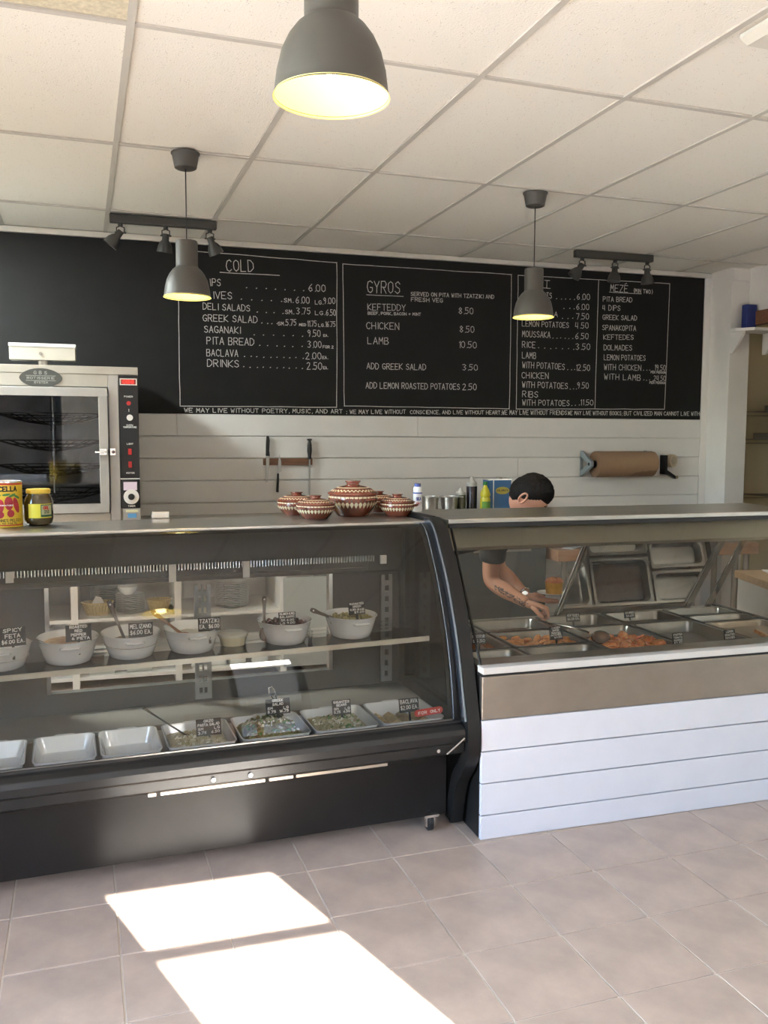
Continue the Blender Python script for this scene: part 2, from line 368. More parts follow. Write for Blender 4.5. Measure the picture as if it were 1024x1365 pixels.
for b in ((bx0-.07, bx0, 0, bz1+.03), (bx1, bx1+.07, 0, bz1+.03), (bx0, bx1, 0, bz0), (bx0, bx1, bz1-.0, bz1+.03), (bx0, bx1, 2.325, 2.355)):
    MB().box(b[0], b[1], FY-.095, FY-.06, b[2], b[3]).build('door_frame', BLACKM, d1)
MB().tube([(bx0+.05, FY-.01, .95), (bx0+.05, FY-.01, 1.25)], .012).build('door_handle', CHROME, d1, smooth=True)
# sunlit pavement outside
struct(MB().box(-30, 30, -30, FY-.16, -.25, -.12).build('pavement_outside', mat('pavement', (.22, .21, .20), .9, noise=.15, nscale=3)))
struct(MB().box(-30, XL-.2, FY-.16, 30, -.25, -.12).build('bright_bounce_yard', mat('bounce_yard', (.50, .48, .44), .9, noise=.15, nscale=3)))  # unseen ground made bright to bounce sun through the side window

fc_ = struct(MB().box(-26, 22, -22, -15, -.12, 7.4).build('added_facade', mat('added_facade_brick', (.20, .15, .12), .9, noise=.2, nscale=2)))  # added facade, tall enough to block low sky and darken reflections
MB().box(-26, 22, -15.02, -15, .5, 2.6).build('added_facade_panel', mat('added_facade_glass', (.05, .06, .07), .2), fc_)
# ---------------------------------------------------------------- chalkboard
bd = MB().box(XL+.02, 4.497, YB-.014, YB-.001, 1.6565, H-.037).build('chalkboard', BLACKB, bevel=.002)
tag(bd, 'long black menu chalkboard with white handwriting across the back wall', 'chalkboard')
fm = lambda u, v, l: (u, YB-.0155, v)
CHALK=[
('COLD', 0.74, 2.607, 0.924, 2.613, 0.074),
('_', 0.698, 2.597, 1.098, 2.598, 0.0),
('PS', 0.646, 2.506, 0.703, 2.506, 0.046),
('I', 0.624, 2.504, 0.636, 2.505, 0.045),
('.......', 0.874, 2.503, 1.263, 2.505, 0.0),
('6.00', 1.301, 2.503, 1.421, 2.508, 0.047),
('IVES', 0.65, 2.422, 0.779, 2.425, 0.046),
('.....', 0.84, 2.425, 1.106, 2.426, 0.0),
('SM.', 1.129, 2.421, 1.19, 2.422, 0.027),
('6.00', 1.211, 2.419, 1.307, 2.422, 0.044),
('LG.', 1.346, 2.419, 1.4, 2.42, 0.025),
('9.00', 1.404, 2.424, 1.489, 2.427, 0.042),
('DELI SALADS', 0.583, 2.349, 0.897, 2.349, 0.041),
('....', 0.947, 2.346, 1.116, 2.346, 0.0),
('SM.', 1.137, 2.344, 1.194, 2.345, 0.027),
('3.75', 1.215, 2.346, 1.314, 2.349, 0.042),
('LG.', 1.346, 2.347, 1.413, 2.348, 0.025),
('6.50', 1.424, 2.345, 1.493, 2.348, 0.04),
('GREEK SALAD', 0.582, 2.272, 0.946, 2.275, 0.043),
('....', 0.977, 2.273, 1.08, 2.272, 0.0),
('SM.', 1.086, 2.265, 1.134, 2.266, 0.022),
('5.75', 1.141, 2.266, 1.214, 2.268, 0.04),
('MED', 1.234, 2.267, 1.281, 2.268, 0.015),
('11.75', 1.29, 2.266, 1.356, 2.268, 0.037),
('LG.', 1.369, 2.266, 1.413, 2.268, 0.019),
('16.75', 1.418, 2.268, 1.49, 2.271, 0.035),
('SAGANAKI', 0.59, 2.197, 0.831, 2.2, 0.043),
('......', 0.92, 2.193, 1.255, 2.197, 0.0),
('9.50', 1.291, 2.196, 1.384, 2.198, 0.045),
('EA.', 1.404, 2.2, 1.436, 2.201, 0.015),
('PITA BREAD', 0.605, 2.122, 0.922, 2.123, 0.046),
('......', 0.957, 2.122, 1.248, 2.126, 0.0),
('3.00', 1.293, 2.121, 1.391, 2.123, 0.045),
('FOR 2', 1.4, 2.121, 1.476, 2.121, 0.018),
('BACLAVA', 0.604, 2.042, 0.814, 2.044, 0.044),
('..........', 0.851, 2.046, 1.255, 2.047, 0.0),
('2.00', 1.278, 2.042, 1.39, 2.045, 0.045),
('EA.', 1.397, 2.047, 1.434, 2.048, 0.018),
('DRINKS', 0.608, 1.973, 0.819, 1.973, 0.046),
('..........', 0.85, 1.976, 1.254, 1.978, 0.0),
('2.50', 1.286, 1.972, 1.394, 1.973, 0.048),
('EA.', 1.403, 1.977, 1.433, 1.978, 0.018),
('WE MAY LIVE WITHOUT POETRY, MUSIC, AND ART ;', 0.453, 1.667, 1.57, 1.672, 0.027),
('WE MAY LIVE WITHOUT', 1.595, 1.67, 2.009, 1.675, 0.027),
('CONSCIENCE, AND LIVE WITHOUT HEART;', 2.043, 1.674, 2.759, 1.679, 0.026),
('WE MAY LIVE WITHOUT FRIENDS.', 2.766, 1.678, 3.311, 1.682, 0.031),
('WE MAY LIVE WITHOUT BOOKS;', 3.313, 1.682, 3.783, 1.684, 0.029),
('BUT CIVILIZED MAN CANNOT LIVE WITHOUT', 3.8, 1.684, 4.56, 1.689, 0.03),
('GYROS', 1.72, 2.516, 1.964, 2.52, 0.082),
('_', 1.716, 2.5, 1.987, 2.503, 0.0),
('SERVED ON PITA WITH TZATZIKI AND', 2.042, 2.511, 2.687, 2.522, 0.026),
('FRESH VEG', 2.045, 2.473, 2.286, 2.476, 0.026),
('KEFTEDDY', 1.723, 2.396, 2.004, 2.403, 0.043),
('8.50', 2.41, 2.401, 2.525, 2.404, 0.044),
('BEEF, PORK, BACON + MINT', 1.725, 2.365, 2.119, 2.375, 0.018),
('CHICKEN', 1.714, 2.265, 1.957, 2.27, 0.046),
('8.50', 2.419, 2.268, 2.534, 2.271, 0.045),
('LAMB', 1.724, 2.161, 1.879, 2.163, 0.046),
('10.50', 2.41, 2.158, 2.554, 2.159, 0.045),
('ADD GREEK SALAD', 1.718, 1.986, 2.161, 1.99, 0.041),
('3.50', 2.445, 1.997, 2.564, 1.997, 0.042),
('ADD LEMON ROASTED POTATOES', 1.711, 1.851, 2.425, 1.855, 0.041),
('2.50', 2.447, 1.852, 2.558, 1.855, 0.045),
('T', 3.09, 2.625, 3.137, 2.623, 0.053),
('_', 3.081, 2.62, 3.143, 2.618, 0.0),
('TS', 3.113, 2.546, 3.157, 2.547, 0.041),
('.....', 3.198, 2.544, 3.346, 2.547, 0.0),
('6.00', 3.367, 2.548, 3.479, 2.552, 0.044),
('...', 3.261, 2.477, 3.347, 2.477, 0.0),
('6.00', 3.365, 2.473, 3.474, 2.477, 0.044),
('A', 3.179, 2.415, 3.209, 2.414, 0.035),
('...', 3.245, 2.405, 3.335, 2.406, 0.0),
('7.50', 3.365, 2.402, 3.474, 2.405, 0.044),
('LEMON POTATOES', 2.916, 2.332, 3.304, 2.335, 0.039),
('4.50', 3.36, 2.334, 3.472, 2.337, 0.044),
('MOUSSAKA', 2.918, 2.254, 3.151, 2.255, 0.044),
('......', 3.169, 2.255, 3.338, 2.257, 0.0),
('6.50', 3.362, 2.254, 3.474, 2.257, 0.044),
('RICE', 2.919, 2.176, 3.029, 2.176, 0.044),
('.......', 3.055, 2.176, 3.349, 2.178, 0.0),
('3.50', 3.367, 2.175, 3.491, 2.177, 0.045),
('LAMB', 2.921, 2.098, 3.036, 2.098, 0.044),
('WITH POTATOES', 2.924, 2.027, 3.277, 2.021, 0.044),
('...', 3.299, 2.021, 3.359, 2.021, 0.0),
('12.50', 3.371, 2.018, 3.493, 2.02, 0.045),
('CHICKEN', 2.92, 1.949, 3.143, 1.951, 0.044),
('WITH POTATOES', 2.925, 1.881, 3.306, 1.878, 0.044),
('...', 3.326, 1.878, 3.375, 1.879, 0.0),
('9.50', 3.384, 1.884, 3.484, 1.884, 0.045),
('RIBS', 2.928, 1.81, 3.059, 1.809, 0.044),
('WITH POTATOES', 2.929, 1.749, 3.324, 1.75, 0.041),
('...', 3.342, 1.753, 3.402, 1.754, 0.0),
('11.50', 3.414, 1.756, 3.528, 1.757, 0.042),
('MEZE', 3.651, 2.626, 3.805, 2.624, 0.051),
('_', 3.774, 2.683, 3.792, 2.694, 0.0),
('_', 3.644, 2.619, 3.922, 2.619, 0.0),
('(MIN TWO)', 3.852, 2.626, 4.022, 2.625, 0.029),
('PITA BREAD', 3.591, 2.546, 3.845, 2.552, 0.035),
('4 DIPS', 3.589, 2.479, 3.744, 2.483, 0.038),
('GREEK SALAD', 3.591, 2.41, 3.891, 2.415, 0.035),
('SPANAKOPITA', 3.591, 2.33, 3.886, 2.335, 0.038),
('KEFTEDES', 3.603, 2.26, 3.867, 2.268, 0.035),
('DOLMADES', 3.608, 2.18, 3.856, 2.184, 0.039),
('LEMON POTATOES', 3.611, 2.105, 3.978, 2.11, 0.039),
('WITH CHICKEN', 3.615, 2.03, 3.941, 2.032, 0.042),
('....', 3.964, 2.034, 4.044, 2.034, 0.0),
('19.50', 4.061, 2.036, 4.163, 2.037, 0.043),
('PER PERSON', 4.029, 2.014, 4.164, 2.014, 0.016),
('WITH LAMB', 3.617, 1.957, 3.94, 1.956, 0.042),
('....', 3.966, 1.958, 4.047, 1.958, 0.0),
('24.50', 4.058, 1.955, 4.166, 1.956, 0.04),
('PER PERSON', 4.021, 1.933, 4.167, 1.933, 0.016),
('_', 0.425, 2.726, 1.5, 2.709, 0.0),
('_', 1.5, 2.709, 1.499, 1.713, 0.0),
('_', 1.499, 1.713, 0.424, 1.708, 0.0),
('_', 0.424, 1.708, 0.425, 2.726, 0.0),
('_', 1.542, 2.702, 2.824, 2.703, 0.0),
('_', 2.824, 2.703, 2.823, 1.721, 0.0),
('_', 2.823, 1.721, 1.553, 1.725, 0.0),
('_', 1.553, 1.725, 1.542, 2.702, 0.0),
('_', 2.878, 2.701, 4.177, 2.711, 0.0),
('_', 4.177, 2.711, 4.164, 1.736, 0.0),
('_', 4.164, 1.736, 2.878, 1.721, 0.0),
('_', 2.878, 1.721, 2.878, 2.701, 0.0),
('_', 3.548, 2.705, 3.542, 1.73, 0.0),
('VCOOKS', 4.562, 1.72, 4.556, 1.869, 0.0)]

for s, xa, za, xb, zb, h in CHALK:
    mb = MB()
    if s == '_': 
        n = max(2, int(math.hypot(xb-xa, zb-za)/.09)); pts = [(xa+(xb-xa)*k/n+random.uniform(-.0015, .0015), za+(zb-za)*k/n+random.uniform(-.0015, .0015)) for k in range(n+1)]
        ribbon(mb, pts, .0045 if n > 3 else .004, fm); nm = 'chalk_line'
    elif set(s) == {'.'}:
        k = len(s)
        for i in range(k):
            t = i/(k-1); x, z = xa+(xb-xa)*t+random.uniform(-.004, .004), za+(zb-za)*t+random.uniform(-.003, .003); ribbon(mb, [(x, z), (x+.004, z+.002)], .005, fm)
        nm = 'chalk_dots'
    else:
        if s[0] == 'V' and s == 'VCOOKS': write(mb, 'COOKS', (xa, za), (xb, zb), .03, fm, .0035); 
        else: write(mb, s, (xa, za), (xb, zb), h, fm, min(.010, max(.0040, .0030+h*.027)))
        nm = 'chalk_lettering'
    mb.build(nm, CHALKM, bd)

# ================================================================ PENDANT LAMPS
def pendant(loc, label):
    # loc = centre of shade mouth
    t = thing('pendant_lamp', label, 'lamp', (loc[0], loc[1], H), group='grey pendant lamps over the counters')
    dz = loc[2]-H
    MB().lathe([(.043, -.072), (.05, -.068), (.062, -.006), (.066, -.006), (.066, 0)], n=32).build('ceiling_rose', LAMPG, t, smooth=True)
    MB().tube([(0, 0, -.07), (0, 0, dz+.245)], .0028, 6).build('cord', BLACKP, t)
    out = [(.012, .262), (.030, .261), (.048, .258), (.0505, .252), (.0505, .142), (.053, .137), (.0555, .135), (.066, .126), (.081, .106), (.0935, .080), (.102, .046), (.1055, .018), (.107, .004), (.110, 0)]
    inn = [(.108, .001), (.1035, .018), (.100, .046), (.0915, .080), (.079, .104), (.064, .123), (.046, .131), (.02, .133), (0, .133)]
    MB().lathe([(r, z+dz) for r, z in out], n=48, cap1=False).build('lamp_shade', LAMPG, t, smooth=True)
    MB().lathe([(r, z+dz) for r, z in [(.110, 0)]+inn], n=48, cap0=False).build('shade_lining', LAMPIN, t, smooth=True)
    MB().lathe([(.018, dz+.133), (.018, dz+.112), (.0, dz+.112)], n=16).build('lamp_socket', BLACKP, t)
    MB().lathe([(.0, .045), (.016, .048), (.027, .060), (.030, .075), (.026, .092), (.016, .108), (.014, .115)], c=(0, 0, dz), n=20).build('bulb', BULB, t, smooth=True)
    ld = bpy.data.lights.new('bulb_light', 'POINT'); ld.energy = .22; ld.color = (1, .80, .38); ld.shadow_soft_size = .028
    lo = bpy.data.objects.new('bulb_light', ld); COL.objects.link(lo); lo.parent = t; lo.location = (0, 0, dz+.035)
    return t
pendant((.402, 1.658, 2.132), 'grey dome pendant lamp hanging nearest, cut by the top of the photo')
pendant((.341, 4.262, 2.150), 'grey dome pendant lamp in front of the COLD menu column')
pendant((2.174, 4.365, 2.150), 'grey dome pendant lamp in front of the menu columns right of the GYROS box')
# ================================================================ TRACK LIGHTS
def track(x, y, rz, label, aims, L=.62):
    t = thing('track_light', label, 'lamp', (x, y, H-.001), rz, 'dark three-spot track lights on the ceiling')
    MB().box(-L/2, L/2, -.022, .022, -.05, 0).build('track_bar', SPOTG, t, bevel=.006)
    for k, (ax, ay) in enumerate(aims):
        cx = -L/2+.06+k*(L-.10)/2
        h = MB(); h.lathe([(.014, -.066), (.014, -.05)], c=(cx, 0, 0), n=14)
        h.tube([(cx-.022, 0, -.105), (cx-.022, 0, -.075), (cx, 0, -.066), (cx+.022, 0, -.075), (cx+.022, 0, -.105)], .004, 6)
        h.tube([(cx-.032, 0, -.104), (cx+.032, 0, -.104)], .005, 8)
        s = h.build('spot_bracket', SPOTG, t, smooth=True)
        m = MB(); m.lathe([(.010, .008), (.019, .006), (.021, -.03), (.030, -.042), (.040, -.062), (.045, -.09), (.046, -.10), (.043, -.10), (.036, -.07), (0, -.05)], n=28, cap1=False)
        m.build('spot_head', SPOTG, t, smooth=True, loc=(cx, 0, -.100), rot=(ay, ax, 0))
track(.311, 5.524, 0, 'dark ceiling track with three spot lamps above the COLD menu column', [(R(38), R(6)), (R(5), R(10)), (R(-25), R(12))])
track(3.386, 5.559, 0, 'dark ceiling track with three spot lamps above the meze menu column', [(R(35), R(10)), (R(4), R(0)), (R(-4), R(0))])
# ceiling light diffuser at the right edge
P1 = rot2(CX+3*SX+.02, CY_-1*SY+.05)
cl = thing('ceiling_light', 'flat pale ceiling light panel cut by the upper right edge', 'lamp', (1.965, 2.50, H), GA)
MB().prism([(.0, -.012), (.03, -.03), (.30, -.03), (.33, -.012), (.33, .0), (0, 0)], 'y', -1.0, 0).build('diffuser', mat('diffuser', (.72, .70, .62), .4), cl)

# unseen lit panel added to brighten the kitchen end, left of the frame
t = thing('ceiling_light', 'added unseen ceiling light that brightens the left end of the kitchen', 'lamp', (-1.35, 4.75, H), GA)
MB().box(-.28, .28, -.58, .58, -.012, -.002).build('added_light_frame', WHITEP, t); MB().box(-.26, .26, -.56, .56, -.016, -.012).build('diffuser', mat('added_panel_glow', (1, 1, 1), .4, emit=(.90, 1, .98), estr=20), t)

# ================================================================ CURVED GLASS DELI CASE (local frame: x along, y back, origin right front)
DA = R(3.0); DX, DY = 1.27, 3.0
def D(x, y, z): return (DX+x*math.cos(DA)-y*math.sin(DA), DY+x*math.sin(DA)+y*math.cos(DA), z)
LEN = 2.05
deli = thing('deli_display_case', 'long black deli display case with curved glass front, full of salads and dips', 'display case', (DX, DY, 0), DA)
OUT = [(.345, 1.182), (.30, 1.178), (.262, 1.160), (.225, 1.122), (.185, 1.065), (.125, .975), (.06, .845), (.005, .71), (-.035, .566), (-.065, .46), (-.076, .39), (-.065, .32), (-.02, .246), (.026, .19), (.055, .10), (.075, .015)]
GP = [(.345, 1.158), (.318, 1.156), (.285, 1.138), (.25, 1.10), (.215, 1.05), (.16, .96), (.103, .845), (.05, .71), (.013, .566), (-.004, .45)]
def smoothp(P, k=3):
    out = []
    for i in range(len(P)-1):
        p0 = P[max(i-1, 0)]; p1 = P[i]; p2 = P[i+1]; p3 = P[min(i+2, len(P)-1)]
        for q in range(k):
            t = q/k
            out.append(tuple(.5*((2*b)+(c-a)*t+(2*a-5*b+4*c-d)*t*t+(-a+3*b-3*c+d)*t**3) for a, b, c, d in zip(p0, p1, p2, p3)))
    return out+[P[-1]]
def offset(P, d):
    out = []
    for i, p in enumerate(P):
        a = P[max(i-1, 0)]; b = P[min(i+1, len(P)-1)]; l = math.hypot(b[0]-a[0], b[1]-a[1]); out.append((p[0]-(b[1]-a[1])/l*d, p[1]+(b[0]-a[0])/l*d))
    return out
OS = smoothp(OUT); GS = smoothp(GP)
def band(x0, x1, P, th, name, m, parent, smooth=True):
    Q = offset(P, th); mb = MB(); n = len(P)
    for x, sgn in ((x0, 0), (x1, 1)):
        mb.v += [(x, p[0], p[1]) for p in P]+[(x, q[0], q[1]) for q in Q]
    N = 2*n
    for i in range(n-1):
        for f in ((i, i+1, N+i+1, N+i), (n+i, N+n+i, N+n+i+1, n+i+1), (i, n+i, n+i+1, i+1), (N+i, N+i+1, N+n+i+1, N+n+i)):
            mb.f.append(f); mb.mi.append(0)
    for e in (0, n-1): mb.f.append((e, N+e, N+n+e, n+e)); mb.mi.append(0)
    return mb.build(name, m, parent, smooth=smooth)
# offset() sign: profile runs from top-back to bottom-front, inward is +
GI = smoothp(GP)
mb = MB(); n = len(GS)
for x in (-LEN, -.082): mb.v += [(x, p[0], p[1]) for p in GS]
for i in range(n-1): mb.f.append((i, i+1, n+i+1, n+i)); mb.mi.append(0)
mb.build('curved_glass', GLASSE, deli, smooth=True)
band(-.05, 0, OS, .05, 'end_frame', BLACKM, deli)
band(-.085, -.05, [p for p in smoothp(GP)], .035, 'end_trim', BLACKM, deli)
band(-.060, -.052, offset([p for p in OS if p[1] > .45], .004), .03, 'bright_edge_strip', mat('blueish_trim', (.30, .36, .46), .25, 1.0), deli)
band(-.082, -.078, offset(GS, -.003), .01, 'glass_edge_strip', mat('blueish_trim', (.30, .36, .46), .25, 1.0), deli)
# end wall of the case: black rim with a glass pane
rim = [p for p in GS]
MB().box(-.04, -.01, .60, .70, .02, 1.16).build('end_post', BLACKM, deli)
MB().box(-.04, -.01, -.02, .60, .36, .46).build('end_rail', BLACKM, deli)
MB().prism([(p[0]+.01, p[1]-.004) for p in GS]+[(.62, .45), (.62, 1.155)], 'x', -.030, -.024).build('end_glass', GLASSE, deli)
MB().box(-.045, -.002, .12, .70, .03, .36).build('end_panel', BLACKM, deli)
# top deck
MB().box(-LEN, -.055, .338, .74, 1.155, 1.167).build('top_deck', STEEL, deli, bevel=.003)
MB().box(-LEN, -.055, .330, .350, 1.143, 1.157).build('deck_seal', BLACKP, deli)
c = MB(); c.prism([(-.032, 1.150), (.0, 1.150), (.0, 1.178), (-.01, 1.186), (-.032, 1.180)], 'y', .345, .62)
c.build('corner_cap', BLACKM, deli, bevel=.006)
# front rail below the glass
prof = [(-.008, .455), (-.014, .452), (-.018, .444), (-.032, .440), (-.052, .428), (-.058, .41), (-.058, .382), (-.046, .376), (-.046, .340), (-.03, .330), (-.003, .330), (-.003, .455)]
MB().prism(prof, 'x', -LEN, -.052).build('front_rail', BLACKM, deli, bevel=.003)
MB().box(-LEN, -.087, -.012, -.004, .448, .458).build('glass_bottom_trim', mat('dull_trim', (.10, .095, .09), .4, .6), deli)
m = MB()
for a, b in ((-1.19, -1.165), (-1.15, -.80), (-.785, -.70), (-.69, -.35)): m.box(a, b, -.028, -.006, .318, .328)
m.build('chrome_strip', STEELD, deli)
for x in (-.98, -.855, -.16): 
    b = MB(); b.tube([(0, 0, 0), (0, -.008, 0)], .007, 12); b.build('rail_bolt', CHROME, deli, smooth=True, loc=(x, -.046, .358))
br = MB(); br.tube([(-.13, -.060, .345), (-.10, -.063, .368), (-.062, -.067, .40)], .0035, 8); br.build('hinge_bracket', STEELD, deli)
# kick panel and floor of the case
MB().box(-LEN, -.06, .10, .125, .045, .335).build('kick_panel', mat('kick_panel_enamel', (.014, .013, .013), .42, noise=.3, nscale=5, bump=.06, bscale=30, spec=.14), deli)
MB().box(-LEN, -.06, .125, .70, .07, .378).build('plinth_body', GREYP, deli)
for x, y in ((-.14, .10), (-.14, .60), (-1.9, .60), (-1.9, .12)):
    w = MB(); w.lathe([(.030, -.011), (.036, -.007), (.036, .007), (.030, .011)], n=20); w.M = None
    cs = MB(); cs.box(-.018, -.014, -.02, .016, .02, .064); cs.box(.014, .018, -.02, .016, .02, .064); cs.box(-.03, .03, -.03, .03, .060, .07)
    cc = cs.build('caster', CHROME, deli, loc=(x, y-.02, .0))
    w.build('wheel', BLACKP, cc, smooth=True, loc=(0, 0, .036), rot=(0, R(90), 0))
MB().box(-LEN, -.045, .000, .68, .379, .399).build('display_deck', BEIGEM, deli)
MB().box(-LEN, -.045, .40, .66, .385, .42).build('rear_ledge', BEIGEM, deli, bevel=.004)
# rear wall with a wide opening
MB().box(-LEN, -.045, .66, .70, .40, .50).build('rear_sill', GREYP, deli)
MB().box(-LEN, -.045, .62, .70, .925, 1.155).build('rear_header', GREYP, deli, bevel=.004)
MB().box(-.365, -.045, .66, .69, .50, .925).build('rear_panel', GREYP, deli)
MB().box(-LEN, -1.50, .66, .69, .50, .925).build('rear_panel', GREYP, deli)
for x in (-.36, -1.50): MB().box(x-.008, x+.008, .655, .695, .50, .925).build('opening_trim', STEELB, deli)
MB().box(-LEN-.03, -LEN, .0, .70, .045, 1.16).build('far_end_panel', BLACKM, deli)
# uprights with slots
for x0 in (-.945, -.145):
    u = MB(); w = .066 if x0 < -.5 else .050
    zz = .44
    u.box(x0, x0+.016, .610, .622, .44, .91); u.box(x0+w-.016, x0+w, .610, .622, .44, .91)
    k = 0
    while zz < .90:
        u.box(x0+.016, x0+w-.016, .610, .622, zz, zz+.022); zz += .047
    if w > .06: u.box(x0+.03, x0+w-.03, .609, .623, .44, .91)
    u.build('slotted_upright', mat('upright_zinc', (.30, .31, .31), .5, .4), deli)
# evaporator with fins, light tube and clips
MB().box(-1.98, -.26, .45, .60, .955, 1.00).build('cooling_unit', GREYP, deli, bevel=.004)
MB().box(-1.98, -.28, .43, .445, .958, .975).build('cooling_lip', GREYP, deli)
f = MB()
x = -1.97
while x < -.24: f.box(x, x+.0035, .432, .47, .998, 1.022); x += .0115
tag(f.build('cooling_fins', STEELB, deli), kind='stuff')
for x, h in ((-1.615, .035), (-1.05, .062), (-.77, .058), (-.205, .03)): MB().box(x-.013, x+.013, .42, .43, 1.018-h, 1.018+.004).build('white_clip', WHITEP, deli)
# glass shelf
sh = thing('glass_shelf', 'glass shelf with pale front edge inside the deli case, holding the dip bowls', 'shelf', D(-.10, .19, 0), DA+R(3.0))
MB().box(-1.9, 0, .0, .36, .717, .725).build('shelf_pane', GLASS, sh)
MB().box(-1.9, 0, -.006, .002, .712, .730).build('shelf_edge', mat('shelf_edge', (.55, .52, .44), .3), sh)
for x in (-.03, -.80):
    MB().prism([(.05, .712), (.30, .712), (.425, .712), (.425, .66), (.40, .66)], 'x', x-.003, x+.003).build('shelf_bracket', STEELB, sh)
def SH(x, y): a = R(3.0); return D(-.10+x*math.cos(a)-y*math.sin(a), .19+x*math.sin(a)+y*math.cos(a), .7256)

# ---- oval baking bowls
def tagcard(loc, w, h, lines, rz, label, tilt=R(-12), sizes=None, th=.0022):
    t = thing('price_tag', label, 'sign', loc, group='black price tags in the display cases', rot=(tilt, 0, rz))
    MB().box(-.004, .004, -.001, .001, -.045, 0).build('tag_stake', BLACKP, t)
    MB().box(-w/2, w/2, -.0015, .0015, 0, h).build('tag_card', SLATE, t)
    mb = MB(); n = len(lines); rowh = h/(n+.35)
    for i, s in enumerate(lines):
        L = len(s); ww = min(w*.86, L*rowh*.62); x0 = -ww/2
        if s.startswith('>'): s = s[1:]; x0 = w*.43-ww
        z = h-(i+1)*rowh+rowh*.12
        write(mb, s, (x0, z), (x0+ww, z+random.uniform(-.001, .002)), rowh*.62, lambda u, v, l: (u, -.0024, v), th, jit=.25)
    mb.build('tag_lettering', INK, t); return t
def ovalbowl(loc, label, rz, fillmat, fill=.66, name='oval_bowl', lumps=True):
    t = thing(name, label, 'bowl', loc, rz, 'white oval dip bowls on the glass shelf')
    m = MB(); sx, sy = .995, 1.20
    pr = [(.0, .0), (.070, .0), (.076, .004), (.084, .025), (.094, .060), (.100, .080), (.1035, .084), (.1015, .0855), (.097, .080), (.090, .058), (.080, .022), (.068, .010), (0, .009)]
    m.lathe(pr, n=48, sx=sx, sy=sy); m.build('bowl_body', CERAM, t, smooth=True)
    for sg in (1, -1):
        h = MB(); h.tube([(-.030, sg*.114, .066), (-.027, sg*.128, .067), (0, sg*.134, .067), (.027, sg*.128, .067), (.030, sg*.114, .066)], .0045, 8)
        h.box(-.028, .028, min(sg*.112, sg*.130), max(sg*.112, sg*.130), .064, .069); h.build('bowl_handle', CERAM, t, smooth=True)
    if fillmat:
        g = MB(); N = 40; zf = .088*fill; rr = .083+.016*fill
        rings = [(0, .004)]+[(q/6*rr, 0) for q in range(1, 7)]
        rnd = random.Random(hash(label) % 999)
        vs = [(0, 0, zf+.006)]; fs = []
        for q in range(1, 8):
            r = rr*q/7
            for k in range(N):
                a = 2*math.pi*k/N; vs.append((r*sx*math.cos(a), r*sy*math.sin(a), zf+(.006*(1-q/7)+rnd.uniform(-.002, .002)) if q < 7 else zf-.004))
        for k in range(N): fs.append((0, 1+k, 1+(k+1) % N))
        for q in range(6):
            for k in range(N): a = 1+q*N+k; b = 1+q*N+(k+1) % N; fs.append((a, a+N, b+N, b))
        g.add(vs, fs); tag(g.build('dip', fillmat, t, smooth=True), kind='stuff')
    return t
def spoon(loc, rz, tilt, label, L=.15, m=None):
    t = thing('serving_spoon', label, 'spoon', loc, group='dark spoons in the dip bowls', rot=(tilt[0], tilt[1], rz))
    m = m or mat('spoon_metal', (.10, .085, .075), .35, .6)
    b = MB(); pts = [(0, 0, .0), (0, 0, L*.5), (0, .002, L*.8), (0, .004, L)]
    prof = [(-.0055, 0), (-.0045, L*.4), (-.007, L*.75), (-.0095, L*.88), (-.007, L*.985), (0, L), (.007, L*.985), (.0095, L*.88), (.007, L*.75), (.0045, L*.4), (.0055, 0)]
    b.prism(prof, 'y', -.0015, .0015); b.build('spoon_handle', m, t, bevel=.0008, seg=1)
    MB().tube([(0, -.0019, L*.90), (0, .0019, L*.90)], .0035, 12).build('hanging_hole', WHITEP, t)
    MB().sphere((0, 0, -.022), (.019, .006, .027), 14, 8).build('spoon_bowl', m, t, smooth=True); return t
DIPR = mat('red_pepper_dip', (.62, .30, .13), .5, col2=(.78, .66, .48), nscale=30, bump=.5)
DIPE = mat('aubergine_dip', (.26, .20, .13), .5, noise=.4, nscale=60, bump=.6)
DIPT = mat('tzatziki_dip', (.70, .72, .64), .4, noise=.1, nscale=40, bump=.4)
DIPF = mat('feta_dip', (.50, .50, .46), .5, noise=.2, nscale=40, bump=.4)
rzb = DA+R(3)
bowls = [(-1.535, .150, DIPF, .45, 'white oval bowl of pale feta dip, cut by the left edge of the photo'),
         (-1.320, .150, DIPR, .72, 'white oval bowl of orange-red roasted pepper dip'),
         (-1.108, .150, DIPE, .55, 'white oval bowl of brown aubergine dip'),
         (-.893, .150, DIPT, .62, 'white oval bowl of white tzatziki beside the plastic tub'),
         (-.540, .150, None, 0, 'white oval bowl heaped with dark purple olives'),
         (-.270, .150, None, 0, 'white oval bowl heaped with green olives')]
for x, y, fm_, fi, lb in bowls: ovalbowl(SH(x, y), lb, rzb, fm_, fi)
